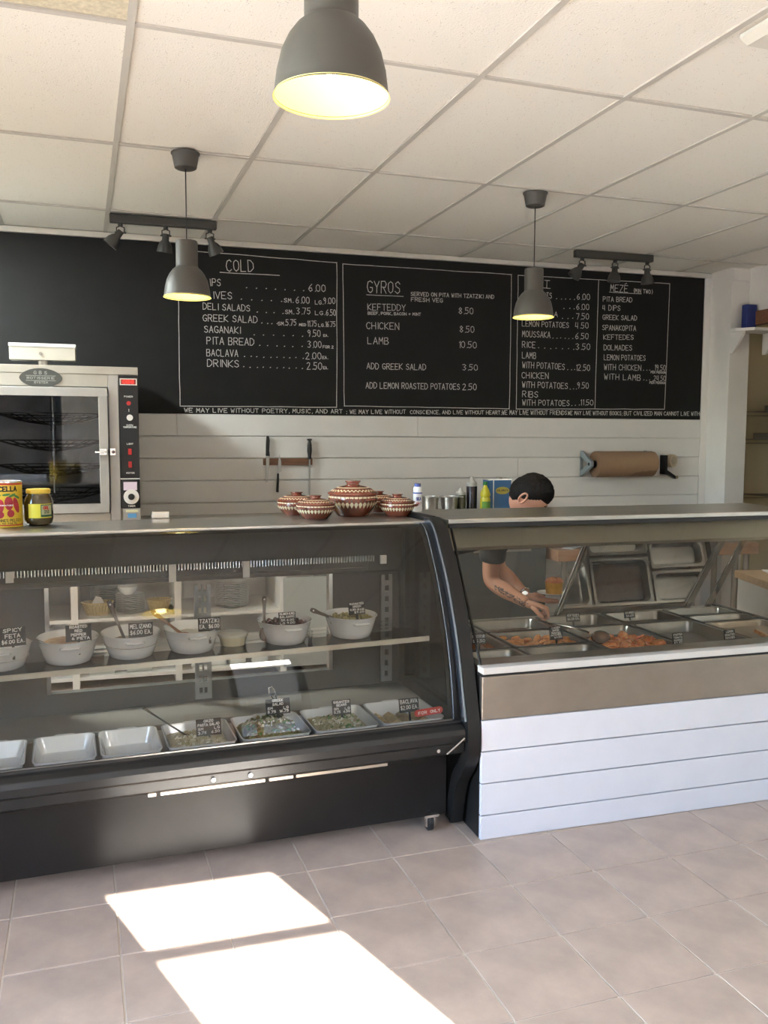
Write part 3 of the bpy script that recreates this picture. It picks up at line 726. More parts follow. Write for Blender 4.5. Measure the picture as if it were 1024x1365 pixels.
def olives(x, y, name, label, grp, m, n, seed):
    rnd = random.Random(seed); proto = None
    cx, cy_, cz = SH(x, y)
    for k in range(n):
        a = k*2.39996; r = .086*math.sqrt((k+.5)/n); lay = .061+.012*(1-(r/.09)**2)
        if proto is None:
            me = MB().sphere((0, 0, 0), (.0098, .0085, .0085), 10, 7); proto = me.build(name, m, None, smooth=True); o = proto
        else: o = proto.copy(); COL.objects.link(o)
        px, py = r*1.05*math.cos(a), r*1.18*math.sin(a); px, py = px*math.cos(rzb)-py*math.sin(rzb), px*math.sin(rzb)+py*math.cos(rzb)
        o.location = (cx+px, cy_+py, cz+lay+rnd.uniform(-.003, .004)); o.rotation_euler = (rnd.uniform(0, 3), rnd.uniform(0, 3), rnd.uniform(0, 3))
        tag(o, label, 'olive', grp)
    f = MB(); f.lathe([(0, .062), (.06, .060), (.084, .056), (.066, .012), (0, .012)], n=32, sx=1.05, sy=1.2)
    tag(f.build(name+'_layer', m, None, smooth=True, loc=SH(x, y), rot=(0, 0, rzb)), 'unseen lower layer of '+('purple' if 'purple' in label else 'green')+' olives filling the oval bowl', 'olives', kind='stuff')
OLP = mat('purple_olive', (.115, .045, .045), .25, noise=.5, nscale=50, coat=.3)
OLG = mat('green_olive', (.40, .35, .13), .3, noise=.3, nscale=60, coat=.3)
olives(-.540, .150, 'olive', 'dark purple olive heaped in the fifth oval bowl', 'dark purple olives in an oval bowl', OLP, 64, 3)
olives(-.270, .150, 'green_olive', 'green olive heaped in the oval bowl nearest the case end', 'green olives in an oval bowl', OLG, 64, 5)
def sp(x, y, dz, a, b, label, L=.15, m=None): c = SH(x, y); spoon((c[0], c[1], c[2]+dz), rzb, (a, b), label, L, m)
WSPN = mat('wood_spoon', (.30, .15, .08), .5)
sp(-1.375, .11, .060, R(10), R(-58), 'dark spoon leaning left in the red pepper dip', .13)
sp(-1.13, .115, .055, R(-4), R(-20), 'dark spoon standing in the brown aubergine dip', .16)
sp(-.93, .13, .062, R(10), R(-48), 'brownish spoon leaning left in the tzatziki', .15, WSPN)
sp(-.625, .13, .060, R(-8), R(3), 'dark spoon standing upright in the purple olives', .12)
sp(-.32, .13, .062, R(5), R(-65), 'dark spoon leaning far left in the green olives', .14)
def tg(x, y, dz, w, h, lines, label, rot=0, th=.0022): c = SH(x, y); tagcard((c[0], c[1], c[2]+dz), w, h, lines, rzb+rot, label, th=th)
tg(-1.495, .060, .085, .080, .062, ['SPICY', 'FETA', '$6.00 EA.'], 'black tag lettered SPICY FETA in the leftmost bowl', R(6))
tg(-1.29, .060, .083, .083, .056, ['ROASTED', 'RED', 'PEPPER', '> & FETA'], 'black tag lettered ROASTED RED PEPPER and FETA', R(-2))
tg(-1.085, .060, .080, .082, .050, ['MELIZANO', '>$6.00 EA.'], 'black tag lettered MELIZANO', R(-6))
tg(-.845, .060, .082, .080, .048, ['TZATZIKI', 'EA.  $6.00'], 'black tag lettered TZATZIKI', R(-3))
tg(-.545, .09, .072, .066, .050, ['KALAMATA OLIVES', 'BALSAMIC', 'SM 6.00', '>LG 9.00'], 'black tag among the dark purple olives', 0, .0017)
tg(-.265, .09, .092, .068, .048, ['MARINATED', 'GREEN', 'OLIVES SM 6.00', '>$9.00'], 'black tag among the green olives', R(2), .0017)
# plastic tub with lid on the shelf
c = SH(-.735, .17)
t = thing('plastic_tub', 'small clear plastic tub of yellow spread with a lid, between the oval bowls', 'tub', c, rzb)
MB().lathe([(.0, 0), (.045, 0), (.052, .035)], n=28, cap1=False).build('tub_body', mat('tub_plastic', (.62, .56, .38), .3), t, smooth=True)
MB().lathe([(.052, .033), (.056, .034), (.056, .043), (.052, .045), (0, .045)], n=28).build('tub_lid', mat('tub_lid', (.62, .62, .55), .2), t, smooth=True)

# ---- rectangular dishes on the lower deck
SALN = mat('grain_salad', (.60, .52, .33), .6, col2=(.42, .38, .20), nscale=90, bump=.9, bscale=120)
SALG = mat('greek_salad', (.42, .40, .16), .5, col2=(.22, .13, .06), nscale=60, bump=.9, bscale=80)
SALP = mat('pasta_salad', (.68, .60, .42), .5, noise=.3, nscale=70, bump=.9, bscale=90)
def dish(x0, x1, label, yf=.004, yb=.268, z=.400, fill=None, mound=.03, seed=1):
    w = x1-x0; d = yb-yf
    t = thing('baking_dish', label, 'dish', D((x0+x1)/2, (yf+yb)/2, z), DA, 'white rectangular dishes on the lower deck')
    m = MB(); hw, hd, H_ = w/2, d/2, .062
    def ring(a, b, zz, r, n=5):
        out = []
        for cx, cy_, a0 in ((a-r, b-r, 0), (-a+r, b-r, 90), (-a+r, -b+r, 180), (a-r, -b+r, 270)):
            for k in range(n): an = R(a0+90*k/(n-1)); out.append((cx+r*math.cos(an), cy_+r*math.sin(an), zz))
        return out
    rings = [ring(hw-.022, hd-.022, 0, .02), ring(hw-.018, hd-.018, .002, .022), ring(hw-.003, hd-.003, H_-.004, .026), ring(hw, hd, H_-.002, .028), ring(hw, hd, H_, .028), ring(hw-.005, hd-.005, H_, .024), ring(hw-.007, hd-.007, H_-.006, .022), ring(hw-.022, hd-.022, .010, .02), ring(hw-.03, hd-.03, .006, .016)]
    n = len(rings[0]); vs = [p for r in rings for p in r]; fs = []
    for i in range(len(rings)-1):
        for k in range(n): fs.append((i*n+k, i*n+(k+1) % n, (i+1)*n+(k+1) % n, (i+1)*n+k))
    fs.append(tuple(range(n))[::-1]); fs.append(tuple((len(rings)-1)*n+k for k in range(n)))
    m.add(vs, fs); m.build('dish_body', CERAM, t, smooth=True)
    for sg in (1,):
        h = MB(); b = sg*(hd-.004)
        h.tube([(-.042, b, H_-.012), (-.038, b+sg*.018, H_-.010), (-.025, b+sg*.025, H_-.009), (.025, b+sg*.025, H_-.009), (.038, b+sg*.018, H_-.010), (.042, b, H_-.012)], .0055, 8)
        h.build('dish_handle', CERAM, t, smooth=True)
    if fill:
        rnd = random.Random(seed); g = MB(); N = 18; vs = []; fs = []
        for j in range(N+1):
            for i in range(N+1):
                u, v = i/N*2-1, j/N*2-1; e = max(0, (1-u*u))*max(0, (1-v*v)); zz = .030+mound*e**.6+rnd.uniform(0, .006)*(e > 0)
                vs.append((u*(hw-.020), v*(hd-.020), zz))
        for j in range(N):
            for i in range(N): a = j*(N+1)+i; fs.append((a, a+1, a+N+2, a+N+1))
        g.add(vs, fs)
        for q in range(130):
            u, v = rnd.uniform(-.85, .85), rnd.uniform(-.85, .85); e = (1-u*u)*(1-v*v); s = rnd.uniform(.004, .009)
            zz = .030+mound*e**.6+.004
            M = Matrix.Translation((u*(hw-.024), v*(hd-.024), zz)) @ Euler((rnd.uniform(0, 3), rnd.uniform(0, 3), 0)).to_matrix().to_4x4()
            g.M = M; g.box(-s, s, -s*.5, s*.5, -s*.3, s*.3, rnd.choice([0, 1, 2])); g.M = None
        tag(g.build('salad', fill, t), kind='stuff')
    return t
GRN = mat('salad_green', (.14, .26, .08), .5); FETAM = mat('feta', (.78, .74, .62), .6); REDM = mat('tomato_red', (.50, .09, .04), .35); BRN = mat('salad_brown', (.22, .12, .06), .5)
dish(-1.755, -1.565, 'empty white rectangular dish cut by the left edge of the photo')
dish(-1.545, -1.345, 'empty white rectangular dish, second from the left edge')
dish(-1.335, -1.135, 'empty white rectangular dish just left of the pasta salad')
dish(-1.120, -.885, 'white rectangular dish with a low layer of orzo pasta salad', fill=[SALP, FETAM, SALN], mound=.012, seed=2)
dish(-.870, -.620, 'white rectangular dish piled with leafy brown and green salad', fill=[SALG, GRN, FETAM], mound=.055, seed=3)
dish(-.607, -.365, 'white rectangular dish of pale bean salad', fill=[SALN, FETAM, GRN], mound=.018, seed=4)
dish(-.352, -.105, 'white rectangular dish of baklava pieces nearest the case end', fill=None)
for k in range(12):
    i, j = k % 4, k//4; c = D(-.31+i*.052, .07+j*.062, .4072)
    o = MB().prism([(-.022, 0), (.022, 0), (.022, .018), (0, .030), (-.022, .018)], 'y', -.02, .02).build('baklava', mat('baklava', (.62, .45, .22), .4, noise=.35, nscale=70, bump=.5), None, loc=(c[0], c[1], c[2]), rot=(0, 0, DA+R(random.uniform(-8, 8))))
    tag(o, 'golden baklava piece in the white dish nearest the case end', 'pastry', 'baklava pieces in the last dish')
def tgl(x, y, z, w, h, lines, label, rot=0, th=.002): tagcard(D(x, y, z), w, h, lines, DA+rot, label, th=th, tilt=R(-14))
tgl(-.965, .13, .450, .088, .058, ['ORZO', 'PASTA SALAD', 'SM      LG', '3.75   6.50'], 'dark tag lettered ORZO PASTA SALAD')
tgl(-.715, .13, .500, .090, .056, ['GREEK', 'SALAD', 'SM      LG', '5.75  16.75'], 'dark tag lettered GREEK SALAD on the heaped salad')
tgl(-.47, .14, .470, .072, .054, ['GIGANTES', 'BEANS', 'SM    LG', '3.75  6.50'], 'dark tag in the pale bean salad')
tgl(-.215, .10, .465, .080, .052, ['BACLAVA', '$2.00 EA.'], 'dark tag lettered BACLAVA')
# red oval sticker inside the glass near the case end
s = MB(); N = 20; w_, h_ = .044, .013
pl = [(w_+h_*math.cos(R(a)), h_*math.sin(R(a))) for a in range(-90, 91, 15)]+[(-w_+h_*math.cos(R(a)), h_*math.sin(R(a))) for a in range(90, 271, 15)]
st_ = thing('red_sticker', 'small red pill-shaped sign with white letters at the lower end of the curved glass', 'sign', D(-.165, .030, .482), rot=(R(-10), R(-3), DA))
MB().prism(pl, 'y', 0, .002).build('sticker_card', mat('sticker_red', (.45, .02, .015), .4), st_)
m = MB(); write(m, 'FOR', (-.042, -.006), (-.008, -.006), .010, lambda u, v, l: (u, -.0006, v), .0018); write(m, 'ONLY', (.006, -.006), (.046, -.006), .010, lambda u, v, l: (u, -.0006, v), .0018); m.build('sticker_lettering', INK, st_)
# whisk-like clear tongs and a fork resting in dishes
t = thing('salad_tongs', 'clear loop-handled server standing in the heaped salad', 'tongs', D(-.70, .17, .50), rot=(R(8), R(-22), DA))
MB().tube([(-.004, 0, -.03), (-.006, 0, .05), (-.012, 0, .085), (-.006, 0, .105), (.006, 0, .103), (.010, 0, .085), (.002, 0, .04), (.004, 0, -.03)], .003, 8).build('tong_arms', CHROME, t, smooth=True)
t = thing('serving_fork', 'thin dark serving fork leaning left in the orzo salad dish', 'fork', D(-1.045, .16, .452), rot=(R(10), R(-50), DA))
MB().tube([(0, 0, 0), (0, 0, .12), (0, .0, .19)], [.003, .003, .005], 8).build('fork_handle', MT['spoon_metal'], t, smooth=True)
m = MB()
for q in (-.006, 0, .006): m.tube([(0, 0, .004), (q, 0, -.008), (q, 0, -.03)], .0016, 6)
m.build('fork_tines', MT['spoon_metal'], t)

# ================================================================ ON THE DELI CASE TOP
ZT = 1.1675
def casserole(loc, r, h, label, seed):
    t = thing('clay_casserole', label, 'pot', loc, R(seed*40), 'painted clay casseroles on the deli case')
    s = r/.1; k = h/.14
    body = [(0, 0), (.060*s, 0), (.064*s, .004), (.080*s, .028*k), (.094*s, .055*k), (.098*s, .068*k), (.096*s, .085*k), (.092*s, .092*k), (.096*s, .095*k)]
    MB().lathe(body, n=44).build('pot_body', TERRA, t, smooth=True)
    lid = [(.101*s, .094*k), (.1015*s, .099*k), (.092*s, .104*k), (.075*s, .116*k), (.050*s, .126*k), (.028*s, .130*k), (.024*s, .133*k), (.025*s, .141*k), (.031*s, .146*k), (.031*s, .150*k), (.0*s, .152*k)]
    MB().lathe(lid, n=44, cap0=True).build('pot_lid', TERRA, t, smooth=True)
    def rad(prof, z):
        for (r0, z0), (r1, z1) in zip(prof[:-1], prof[1:]):
            if z0 <= z <= z1 and z1 > z0: return r0+(r1-r0)*(z-z0)/(z1-z0)
        return prof[-1][0]
    b1, b2, b3 = MB(), MB(), MB()
    def cyl(prof, l=.0012): return lambda a, z, _: ((rad(prof, z)+l*s)*math.cos(a), (rad(prof, z)+l*s)*math.sin(a), z)
    fb, fl_ = cyl(body), cyl(lid, .0016)
    N = int(34*max(1, s*.8))
    for i in range(N):
        a0, a1 = 2*math.pi*i/N, 2*math.pi*(i+1)/N; am = (a0+a1)/2; e = (a1-a0)*.42
        zt, zb = .086*k, .036*k
        b1.add([fb(am-e, zt, 0), fb(am-e, zb+.016*k, 0), fb(am, zb, 0), fb(am+e, zb+.016*k, 0), fb(am+e, zt, 0), fb(am, (zt+zb)/2, 0)], [(0, 1, 5), (1, 2, 5), (2, 3, 5), (3, 4, 5), (4, 0, 5)])
        g = cyl(body, .0024)
        b2.add([g(am-e*.35, zt-.012*k, 0), g(am-e*.35, zb+.026*k, 0), g(am+e*.35, zb+.026*k, 0), g(am+e*.35, zt-.012*k, 0)], [(0, 1, 2, 3)])
        # wavy line on the lid
        zc = .107*k
        for h2 in range(2):
            u0 = a0+(a1-a0)*h2/2; u1 = a0+(a1-a0)*(h2+1)/2; za, zb_ = (zc-.002*k, zc+.005*k) if h2 == 0 else (zc+.005*k, zc-.002*k)
            b3.add([fl_(u0, za, 0), fl_(u1, zb_, 0), fl_(u1, zb_+.0035*k, 0), fl_(u0, za+.0035*k, 0)], [(0, 1, 2, 3)])
            b3.add([fl_(u0, .1205*k, 0), fl_(u1, .1205*k, 0), fl_(u1, .123*k, 0), fl_(u0, .123*k, 0)], [(0, 1, 2, 3)])
    b1.build('cream_pattern', SLIP, t); b2.build('dark_pattern', SLIPD, t); b3.build('lid_pattern', SLIP, t)
    for sg in (1, -1):
        hh = MB(); x = sg*.090*s
        hh.tube([(x, -.02*s, .070*k), (x+sg*.018*s, -.016*s, .074*k), (x+sg*.024*s, 0, .075*k), (x+sg*.018*s, .016*s, .074*k), (x, .02*s, .070*k)], .006*s, 8); hh.build('pot_handle', TERRA, t, smooth=True)
    return t
casserole((.790, 3.545, ZT), .082, .090, 'small patterned clay casserole in front at the left of the group', 1)
casserole((.752, 3.750, ZT), .086, .092, 'small patterned clay casserole behind the front left one', 2)
casserole((.975, 3.640, ZT), .108, .140, 'largest patterned clay casserole, in the middle of the group', 3)
casserole((1.157, 3.582, ZT), .076, .088, 'small patterned clay casserole in front at the right of the group', 4)
casserole((1.135, 3.790, ZT), .076, .088, 'small clay casserole mostly hidden behind the right one', 5)
# white spice shaker
t = thing('spice_shaker', 'white plastic shaker with blue lid beside the right casserole', 'bottle', (1.286, 3.69, 1.1665))
MB().lathe([(0, 0), (.019, 0), (.020, .004), (.020, .088), (.018, .096)], n=28).build('bottle_body', mat('white_plastic', (.75, .76, .78), .35), t, smooth=True)
MB().lathe([(.0185, .092), (.0185, .112), (.014, .120), (.013, .130), (.0, .131)], n=28, cap0=True).build('bottle_cap', mat('white_plastic', (.75, .76, .78), .35), t, smooth=True)
BLU = mat('blue_plastic', (.03, .06, .30), .35)
MB().lathe([(.0205, .088), (.0205, .094)], n=28).build('blue_band', BLU, t); MB().lathe([(.0145, .119), (.0145, .133), (0, .134)], n=24).build('blue_lid', BLU, t)
MB().lathe([(.0205, .0), (.0205, .005)], n=28).build('blue_base', BLU, t)
m = MB(); f_ = lambda u, v, l: (.0206*math.sin(u/.0206), -.0206*math.cos(u/.0206), v); write(m, 'SEA', (-.012, .060), (.010, .060), .012, f_, .003); m.build('blue_lettering', BLU, t)
m = MB(); write(m, 'SALT', (-.012, .042), (.012, .042), .007, f_, .002); m.build('red_lettering', MT['sticker_red'], t)
# small steel box
t = MB().box(-.035, .035, -.03, .03, 0, .028).build('metal_tin', STEELB, None, bevel=.003, loc=(.175, 3.73, ZT)); tag(t, 'small shiny steel tin on the case top right of the oven', 'tin')
# jar of pickles
t = thing('pickle_jar', 'glass jar of olive-brown preserve with yellow lid and yellow label', 'jar', (-.278, 3.545, ZT))
MB().lathe([(0, 0), (.036, 0), (.046, .008), (.052, .024), (.052, .088), (.046, .106), (.040, .118), (.040, .122)], n=40).build('jar_glass', mat('jar_contents', (.085, .060, .020), .08, noise=.35, nscale=25, coat=.6), t, smooth=True)
MB().lathe([(.042, .120), (.0435, .122), (.0435, .133), (.041, .137), (0, .137)], n=40).build('jar_lid', mat('yellow_lid', (.72, .50, .06), .4), t, smooth=True)
def wrap(r, a0, a1, z0, z1, m, name, par, l=.0006, n=16):
    mb = MB()
    for k in range(n):
        p, q = a0+(a1-a0)*k/n, a0+(a1-a0)*(k+1)/n; rr = r+l
        mb.add([(rr*math.sin(p), -rr*math.cos(p), z0), (rr*math.sin(q), -rr*math.cos(q), z0), (rr*math.sin(q), -rr*math.cos(q), z1), (rr*math.sin(p), -rr*math.cos(p), z1)], [(0, 1, 2, 3)])
    return mb.build(name, m, par, smooth=True)
YEL = mat('label_yellow', (.75, .68, .07), .5); YELC = mat('can_yellow', (.72, .50, .04), .4); GRNL = mat('label_green', (.02, .10, .05), .5); PALEG = mat('label_pale', (.45, .50, .28), .5)
wrap(.052, R(-38), R(62), .030, .083, YEL, 'jar_label', t)
wrap(.052, R(12), R(62), .034, .080, GRNL, 'label_panel', t, .0009); wrap(.052, R(15), R(60), .042, .077, PALEG, 'label_panel_face', t, .0012)
m = MB(); f_ = lambda u, v, l: (.0536*math.sin(u/.0536), -.0536*math.cos(u/.0536), v); write(m, 'ORLANDO'[:3], (.021, .062), (.044, .062), .011, f_, .003); m.build('red_lettering', mat('label_red', (.55, .03, .02), .5), t)
m = MB(); write(m, 'PICKLED', (.024, .054), (.044, .054), .004, f_, .0012); write(m, 'HOT PEP', (.024, .047), (.044, .047), .004, f_, .0012); m.build('dark_lettering', BLACKP, t)
# tomato can
t = thing('tomato_can', 'yellow and red can printed with red tomatoes, cut by the left edge', 'can', (-.392, 3.52, ZT))
MB().lathe([(0, 0), (.060, 0), (.0615, .002), (.0615, .005), (.0600, .007), (.0600, .163), (.0615, .165), (.0615, .169), (.058, .169), (.057, .166), (0, .166)], n=48).build('can_body', YELC, t, smooth=True)
MB().lathe([(.0612, .164), (.0618, .166), (.0618, .170), (.058, .170), (.057, .167), (0, .167)], n=48, cap0=False).build('can_rim', STEELB, t, smooth=True)
CR = mat('can_red', (.50, .035, .02), .35)
MB().lathe([(.0604, .156), (.0604, .163)], n=48, cap0=False, cap1=False).build('red_band', CR, t); MB().lathe([(.0604, .006), (.0604, .011)], n=48, cap0=False, cap1=False).build('red_base_band', CR, t)
fc = lambda r: (lambda u, v, l=1: (r*math.sin(u/r), -r*math.cos(u/r), v))
def blob(cu, cv, ru, rv, tilt, m, r, name):
    mb = MB(); f = fc(r); vs = [f(cu, cv)]
    for k in range(20):
        a = 2*math.pi*k/20; x, y = ru*math.cos(a), rv*math.sin(a)*(1 if math.sin(a) < 0 else .95); vs.append(f(cu+x*math.cos(tilt)-y*math.sin(tilt), cv+x*math.sin(tilt)+y*math.cos(tilt)))
    mb.add(vs, [(0, 1+k, 1+(k+1) % 20) for k in range(20)]); mb.build(name, m, t)
TOM = mat('printed_tomato', (.48, .02, .04), .4, noise=.35, nscale=40); LEAF = mat('printed_leaf', (.06, .22, .05), .5)
for i, (u, v, a, b, tl) in enumerate([(.020, .090, .015, .026, .05), (.048, .082, .011, .030, .28), (-.012, .078, .015, .028, -.1), (.026, .052, .013, .014, 0), (-.04, .08, .014, .028, 0), (-.01, .048, .013, .013, 0)]): blob(u, v, a, b, tl, TOM, .0604+.0003*i, 'printed_tomato')
for u, v, a in ((.032, .118, .4), (.050, .113, -.5), (.012, .121, .1), (-.02, .116, .3)): blob(u, v, .014, .0045, a, LEAF, .0625, 'printed_leaf')
m = MB(); write(m, 'LA RONCELLA', (-.085, .134), (.050, .134), .016, fc(.0606), .0045); m.build('black_lettering', BLACKP, t)
m = MB(); write(m, 'TOMATES ITALIENNES PELEES', (-.11, .022), (.068, .022), .009, fc(.0606), .0016); write(m, '28 FL OZ 796 ML', (-.04, .013), (.05, .013), .005, fc(.0606), .0012); m.build('small_lettering', BLACKP, t)
m = MB(); write(m, 'WHOLE TOMATOES', (-.045, .080), (.036, .080), .004, fc(.0634), .0014); m.build('white_lettering', INK, t)

# ================================================================ HOT FOOD COUNTER (world aligned)
hot = thing('hot_food_counter', 'heated food counter with white plank front, steel band and slanted glass', 'display case', (1.28, 2.93, 0))
X0, X1 = 0.0, 1.80       # local x (world - 1.28); local y = world - 2.93
zs = [(.0, .092), (.094, .215), (.217, .338), (.340, .458)]
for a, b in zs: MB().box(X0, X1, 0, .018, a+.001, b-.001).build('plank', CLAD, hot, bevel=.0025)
MB().box(.002, .03, .018, 1.02, .0, .62).build('side_panel', BLACKM, hot)
MB().box(X1-.03, X1-.002, .018, 1.02, .0, .62).build('side_panel', BLACKM, hot)
MB().box(.03, X1-.03, .05, 1.0, .05, .30).build('counter_body', GREYP, hot)
MB().box(.03, X1-.03, .985, 1.0, .30, .60).build('counter_back', STEELD, hot)
MB().box(X0, X1, .003, .03, .458, .622).build('steel_fascia', STEELD, hot, bevel=.004)
MB().box(X0, X1, -.004, .05, .632, .658).build('white_front_edge', mat('pale_rail', (.50, .485, .47), .35), hot, bevel=.003)
MB().box(X0, X1, .008, .05, .622, .632).build('shadow_gap', BLACKP, hot)
MB().box(.02, X1-.02, .05, .20, .615, .640).build('front_ledge', STEEL, hot, bevel=.003)
MB().box(.02, X1-.02, .955, 1.02, .585, .612).build('rear_ledge', STEEL, hot, bevel=.003)
MB().box(.03, .045, .20, .955, .45, .615).build('well_side', STEELD, hot); MB().box(X1-.045, X1-.03, .20, .955, .45, .615).build('well_side', STEELD, hot)
MB().box(.03, X1-.03, .20, .955, .45, .46).build('well_floor', STEELD, hot)
# top canopy
MB().box(0.0, X1, .36, .83, 1.150, 1.176).build('top_shelf', STEEL, hot, bevel=.004)
MB().box(0.0, X1, .352, .366, 1.140, 1.158).build('top_seal', BLACKP, hot)
MB().prism([(.44, 1.149), (.50, 1.040), (.66, 1.005), (.80, 1.005), (.82, 1.149)], 'x', .02, X1-.02).build('canopy', CREAM, hot, bevel=.003)
gy0, gz0, gy1, gz1 = .035, .655, .368, 1.150
MB().add([(.01, gy0, gz0), (X1-.01, gy0, gz0), (X1-.01, gy1, gz1), (.01, gy1, gz1)], [(0, 1, 2, 3)]).build('front_glass', GLASSE, hot)
MB().tube([(.012, gy0+.01, gz0), (.012, gy1, gz1)], .006, 6).build('glass_edge_post', BLACKM, hot)
# rear sloped frame
def rp(x, w, y0, z0, y1, z1, name='rear_post', m=STEEL, t=.012):
    MB().add([(x-w/2, y0, z0), (x+w/2, y0, z0), (x+w/2, y0+t, z0), (x-w/2, y0+t, z0), (x-w/2, y1, z1), (x+w/2, y1, z1), (x+w/2, y1+t, z1), (x-w/2, y1+t, z1)],
             [(0, 3, 2, 1), (4, 5, 6, 7), (0, 1, 5, 4), (1, 2, 6, 5), (2, 3, 7, 6), (3, 0, 4, 7)]).build(name, m, hot, bevel=.002)
for x in (.805, .826): rp(x, .013, .965, .60, .66, 1.045, m=STEELB)
rp(1.575, .03, .965, .60, .66, 1.045, m=STEELB); rp(1.70, .035, .965, .60, .66, 1.045, m=STEELB); rp(.02, .03, .965, .60, .66, 1.045)
for xa, xb in ((.833, 1.56),): 
    MB().add([(xa, .972, .62), (xb, .972, .62), (xb, .672, 1.04), (xa, .672, 1.04)], [(0, 1, 2, 3)]).build('rear_glass', MIRG, hot)
rp(1.196, .72, .952, .622, .935, .650, 'rear_glass_rail', STEELD)
rp(1.196, .72, .70, 1.0, .685, 1.02, 'rear_glass_rail', STEELD)

def W(x, y, z=0): return (1.28+x, 2.93+y, z)
# ---- steam pans
def pan(x0, x1, y0, y1, label, z=.622, depth=.055, m=None):
    t = thing('steam_pan', label, 'pan', W((x0+x1)/2, (y0+y1)/2, z), group='steel pans in the hot counter')
    hw, hd = (x1-x0)/2-.003, (y1-y0)/2-.003; mb = MB()
    def ring(a, b, zz, r, n=5):
        out = []
        for cx, cy_, a0 in ((a-r, b-r, 0), (-a+r, b-r, 90), (-a+r, -b+r, 180), (a-r, -b+r, 270)):
            for k in range(n): an = R(a0+90*k/(n-1)); out.append((cx+r*math.cos(an), cy_+r*math.sin(an), zz))
        return out
    rg = [ring(hw, hd, -.003, .012), ring(hw, hd, .001, .012), ring(hw-.004, hd-.004, .002, .02), ring(hw-.014, hd-.014, .000, .03), ring(hw-.017, hd-.017, -.006, .03), ring(hw-.024, hd-.024, -depth+.004, .028), ring(hw-.03, hd-.03, -depth, .024)]
    n = len(rg[0]); fs = []
    for i in range(len(rg)-1):
        for k in range(n): fs.append((i*n+k, i*n+(k+1) % n, (i+1)*n+(k+1) % n, (i+1)*n+k))
    fs.append(tuple((len(rg)-1)*n+k for k in range(n)))
    mb.add([p for r in rg for p in r], fs); mb.build('pan_body', m or PANM, t, smooth=True); return t
def stew(pt, hw, hd, z, m, seed, mound=.008, name='food'):
    rnd = random.Random(seed); g = MB(); N = 16; vs = []
    for j in range(N+1):
        for i in range(N+1):
            u, v = i/N*2-1, j/N*2-1; e = (1-u*u)*(1-v*v); vs.append((u*hw, v*hd, z+mound*e**.5+rnd.uniform(-.002, .003)))
    g.add(vs, [(j*(N+1)+i, j*(N+1)+i+1, (j+1)*(N+1)+i+1, (j+1)*(N+1)+i) for j in range(N) for i in range(N)])
    return tag(g.build(name, m, pt, smooth=True), kind='stuff')
SAUCE = mat('tomato_sauce', (.34, .075, .02), .25, col2=(.20, .04, .012), nscale=40, bump=.6, coat=.3)
GRAVY = mat('brown_gravy', (.10, .045, .02), .3, noise=.4, nscale=30, bump=.4)
RUST = mat('baked_top', (.36, .13, .035), .45, col2=(.20, .055, .015), nscale=45, bump=.8)
p_ = pan(.07, .31, .215, .385, 'small empty steel pan at the front left corner of the hot counter')
p_ = pan(.32, .67, .215, .385, 'front steel pan holding dark gravy, beside the small empty pan'); stew(p_, .15, .065, -.042, GRAVY, 3)
p_ = pan(.07, .31, .395, .68, 'steel pan of baked pasta with a tag, left side'); stew(p_, .095, .115, -.030, RUST, 4, .012)
p_ = pan(.32, .67, .395, .68, 'steel pan of browned pieces in sauce below the hand'); stew(p_, .15, .115, -.040, SAUCE, 5)
p_ = pan(.07, .31, .69, .945, 'empty steel pan at the rear left corner of the hot counter')
p_ = pan(.32, .67, .69, .945, 'rear steel pan behind the browned pieces'); stew(p_, .15, .10, -.045, GRAVY, 6)
p_ = pan(.68, 1.035, .215, .68, 'large steel pan of red tomato chicken with a ladle'); stew(p_, .15, .20, -.042, SAUCE, 7)
p_ = pan(.68, 1.035, .69, .945, 'rear steel pan with a tag behind the tomato chicken')
p_ = pan(1.045, 1.395, .215, .68, 'large nearly empty steel pan with a few potatoes at the front')
p_ = pan(1.045, 1.395, .69, .945, 'rear steel pan with a tag behind the potato pan'); stew(p_, .15, .10, -.045, GRAVY, 8)
p_ = pan(1.405, 1.75, .215, .60, 'shallow pale tray of filo pastries at the right', depth=.025, m=mat('pale_tray', (.36, .30, .23), .35, .4))
p_ = pan(1.405, 1.75, .61, .76, 'narrow steel pan behind the pastry tray')
p_ = pan(1.405, 1.75, .77, .945, 'steel pan at the far right rear of the hot counter')
def foods(n, x0, x1, y0, y1, z, name, label, cat, grp, m, shape, seed, hgt=.014):
    rnd = random.Random(seed); proto = None; cols = max(1, int(round(math.sqrt(n*(x1-x0)/(y1-y0))))); rows = math.ceil(n/cols); k = 0
    for j in range(rows):
        for i in range(cols):
            if k >= n: return
            k += 1; o = None
            if proto is None: proto = shape().build(name, m, None, smooth=True); o = proto
            else: o = proto.copy(); COL.objects.link(o)
            u = x0+(x1-x0)*(i+.5+rnd.uniform(-.2, .2))/cols; v = y0+(y1-y0)*(j+.5+rnd.uniform(-.2, .2))/rows
            o.location = W(u, v, z+rnd.uniform(0, hgt)); o.rotation_euler = (rnd.uniform(-.4, .4), rnd.uniform(-.4, .4), rnd.uniform(0, 6)); s = rnd.uniform(.85, 1.12); o.scale = (s, s, s)
            tag(o, label, cat, grp)
def lump(a, b, c, sd=1, n=12, m=8, w=.12):
    def f():
        rnd = random.Random(sd); return MB().sphere((0, 0, 0), (a, b, c), n, m, fn=lambda p: tuple(q*(1+w*math.sin(7*p[0]+3*p[1]+sd)*math.cos(5*p[2]+4*p[1])) for q in p))
    return f
foods(26, .35, .65, .43, .65, .598, 'browned_piece', 'crusty browned piece in the sauce pan below the hand', 'food', 'browned pieces in sauce', mat('golden_crust', (.72, .36, .12), .45, col2=(.48, .15, .05), nscale=70, bump=.5), lump(.026, .017, .011, 2), 1, .010)
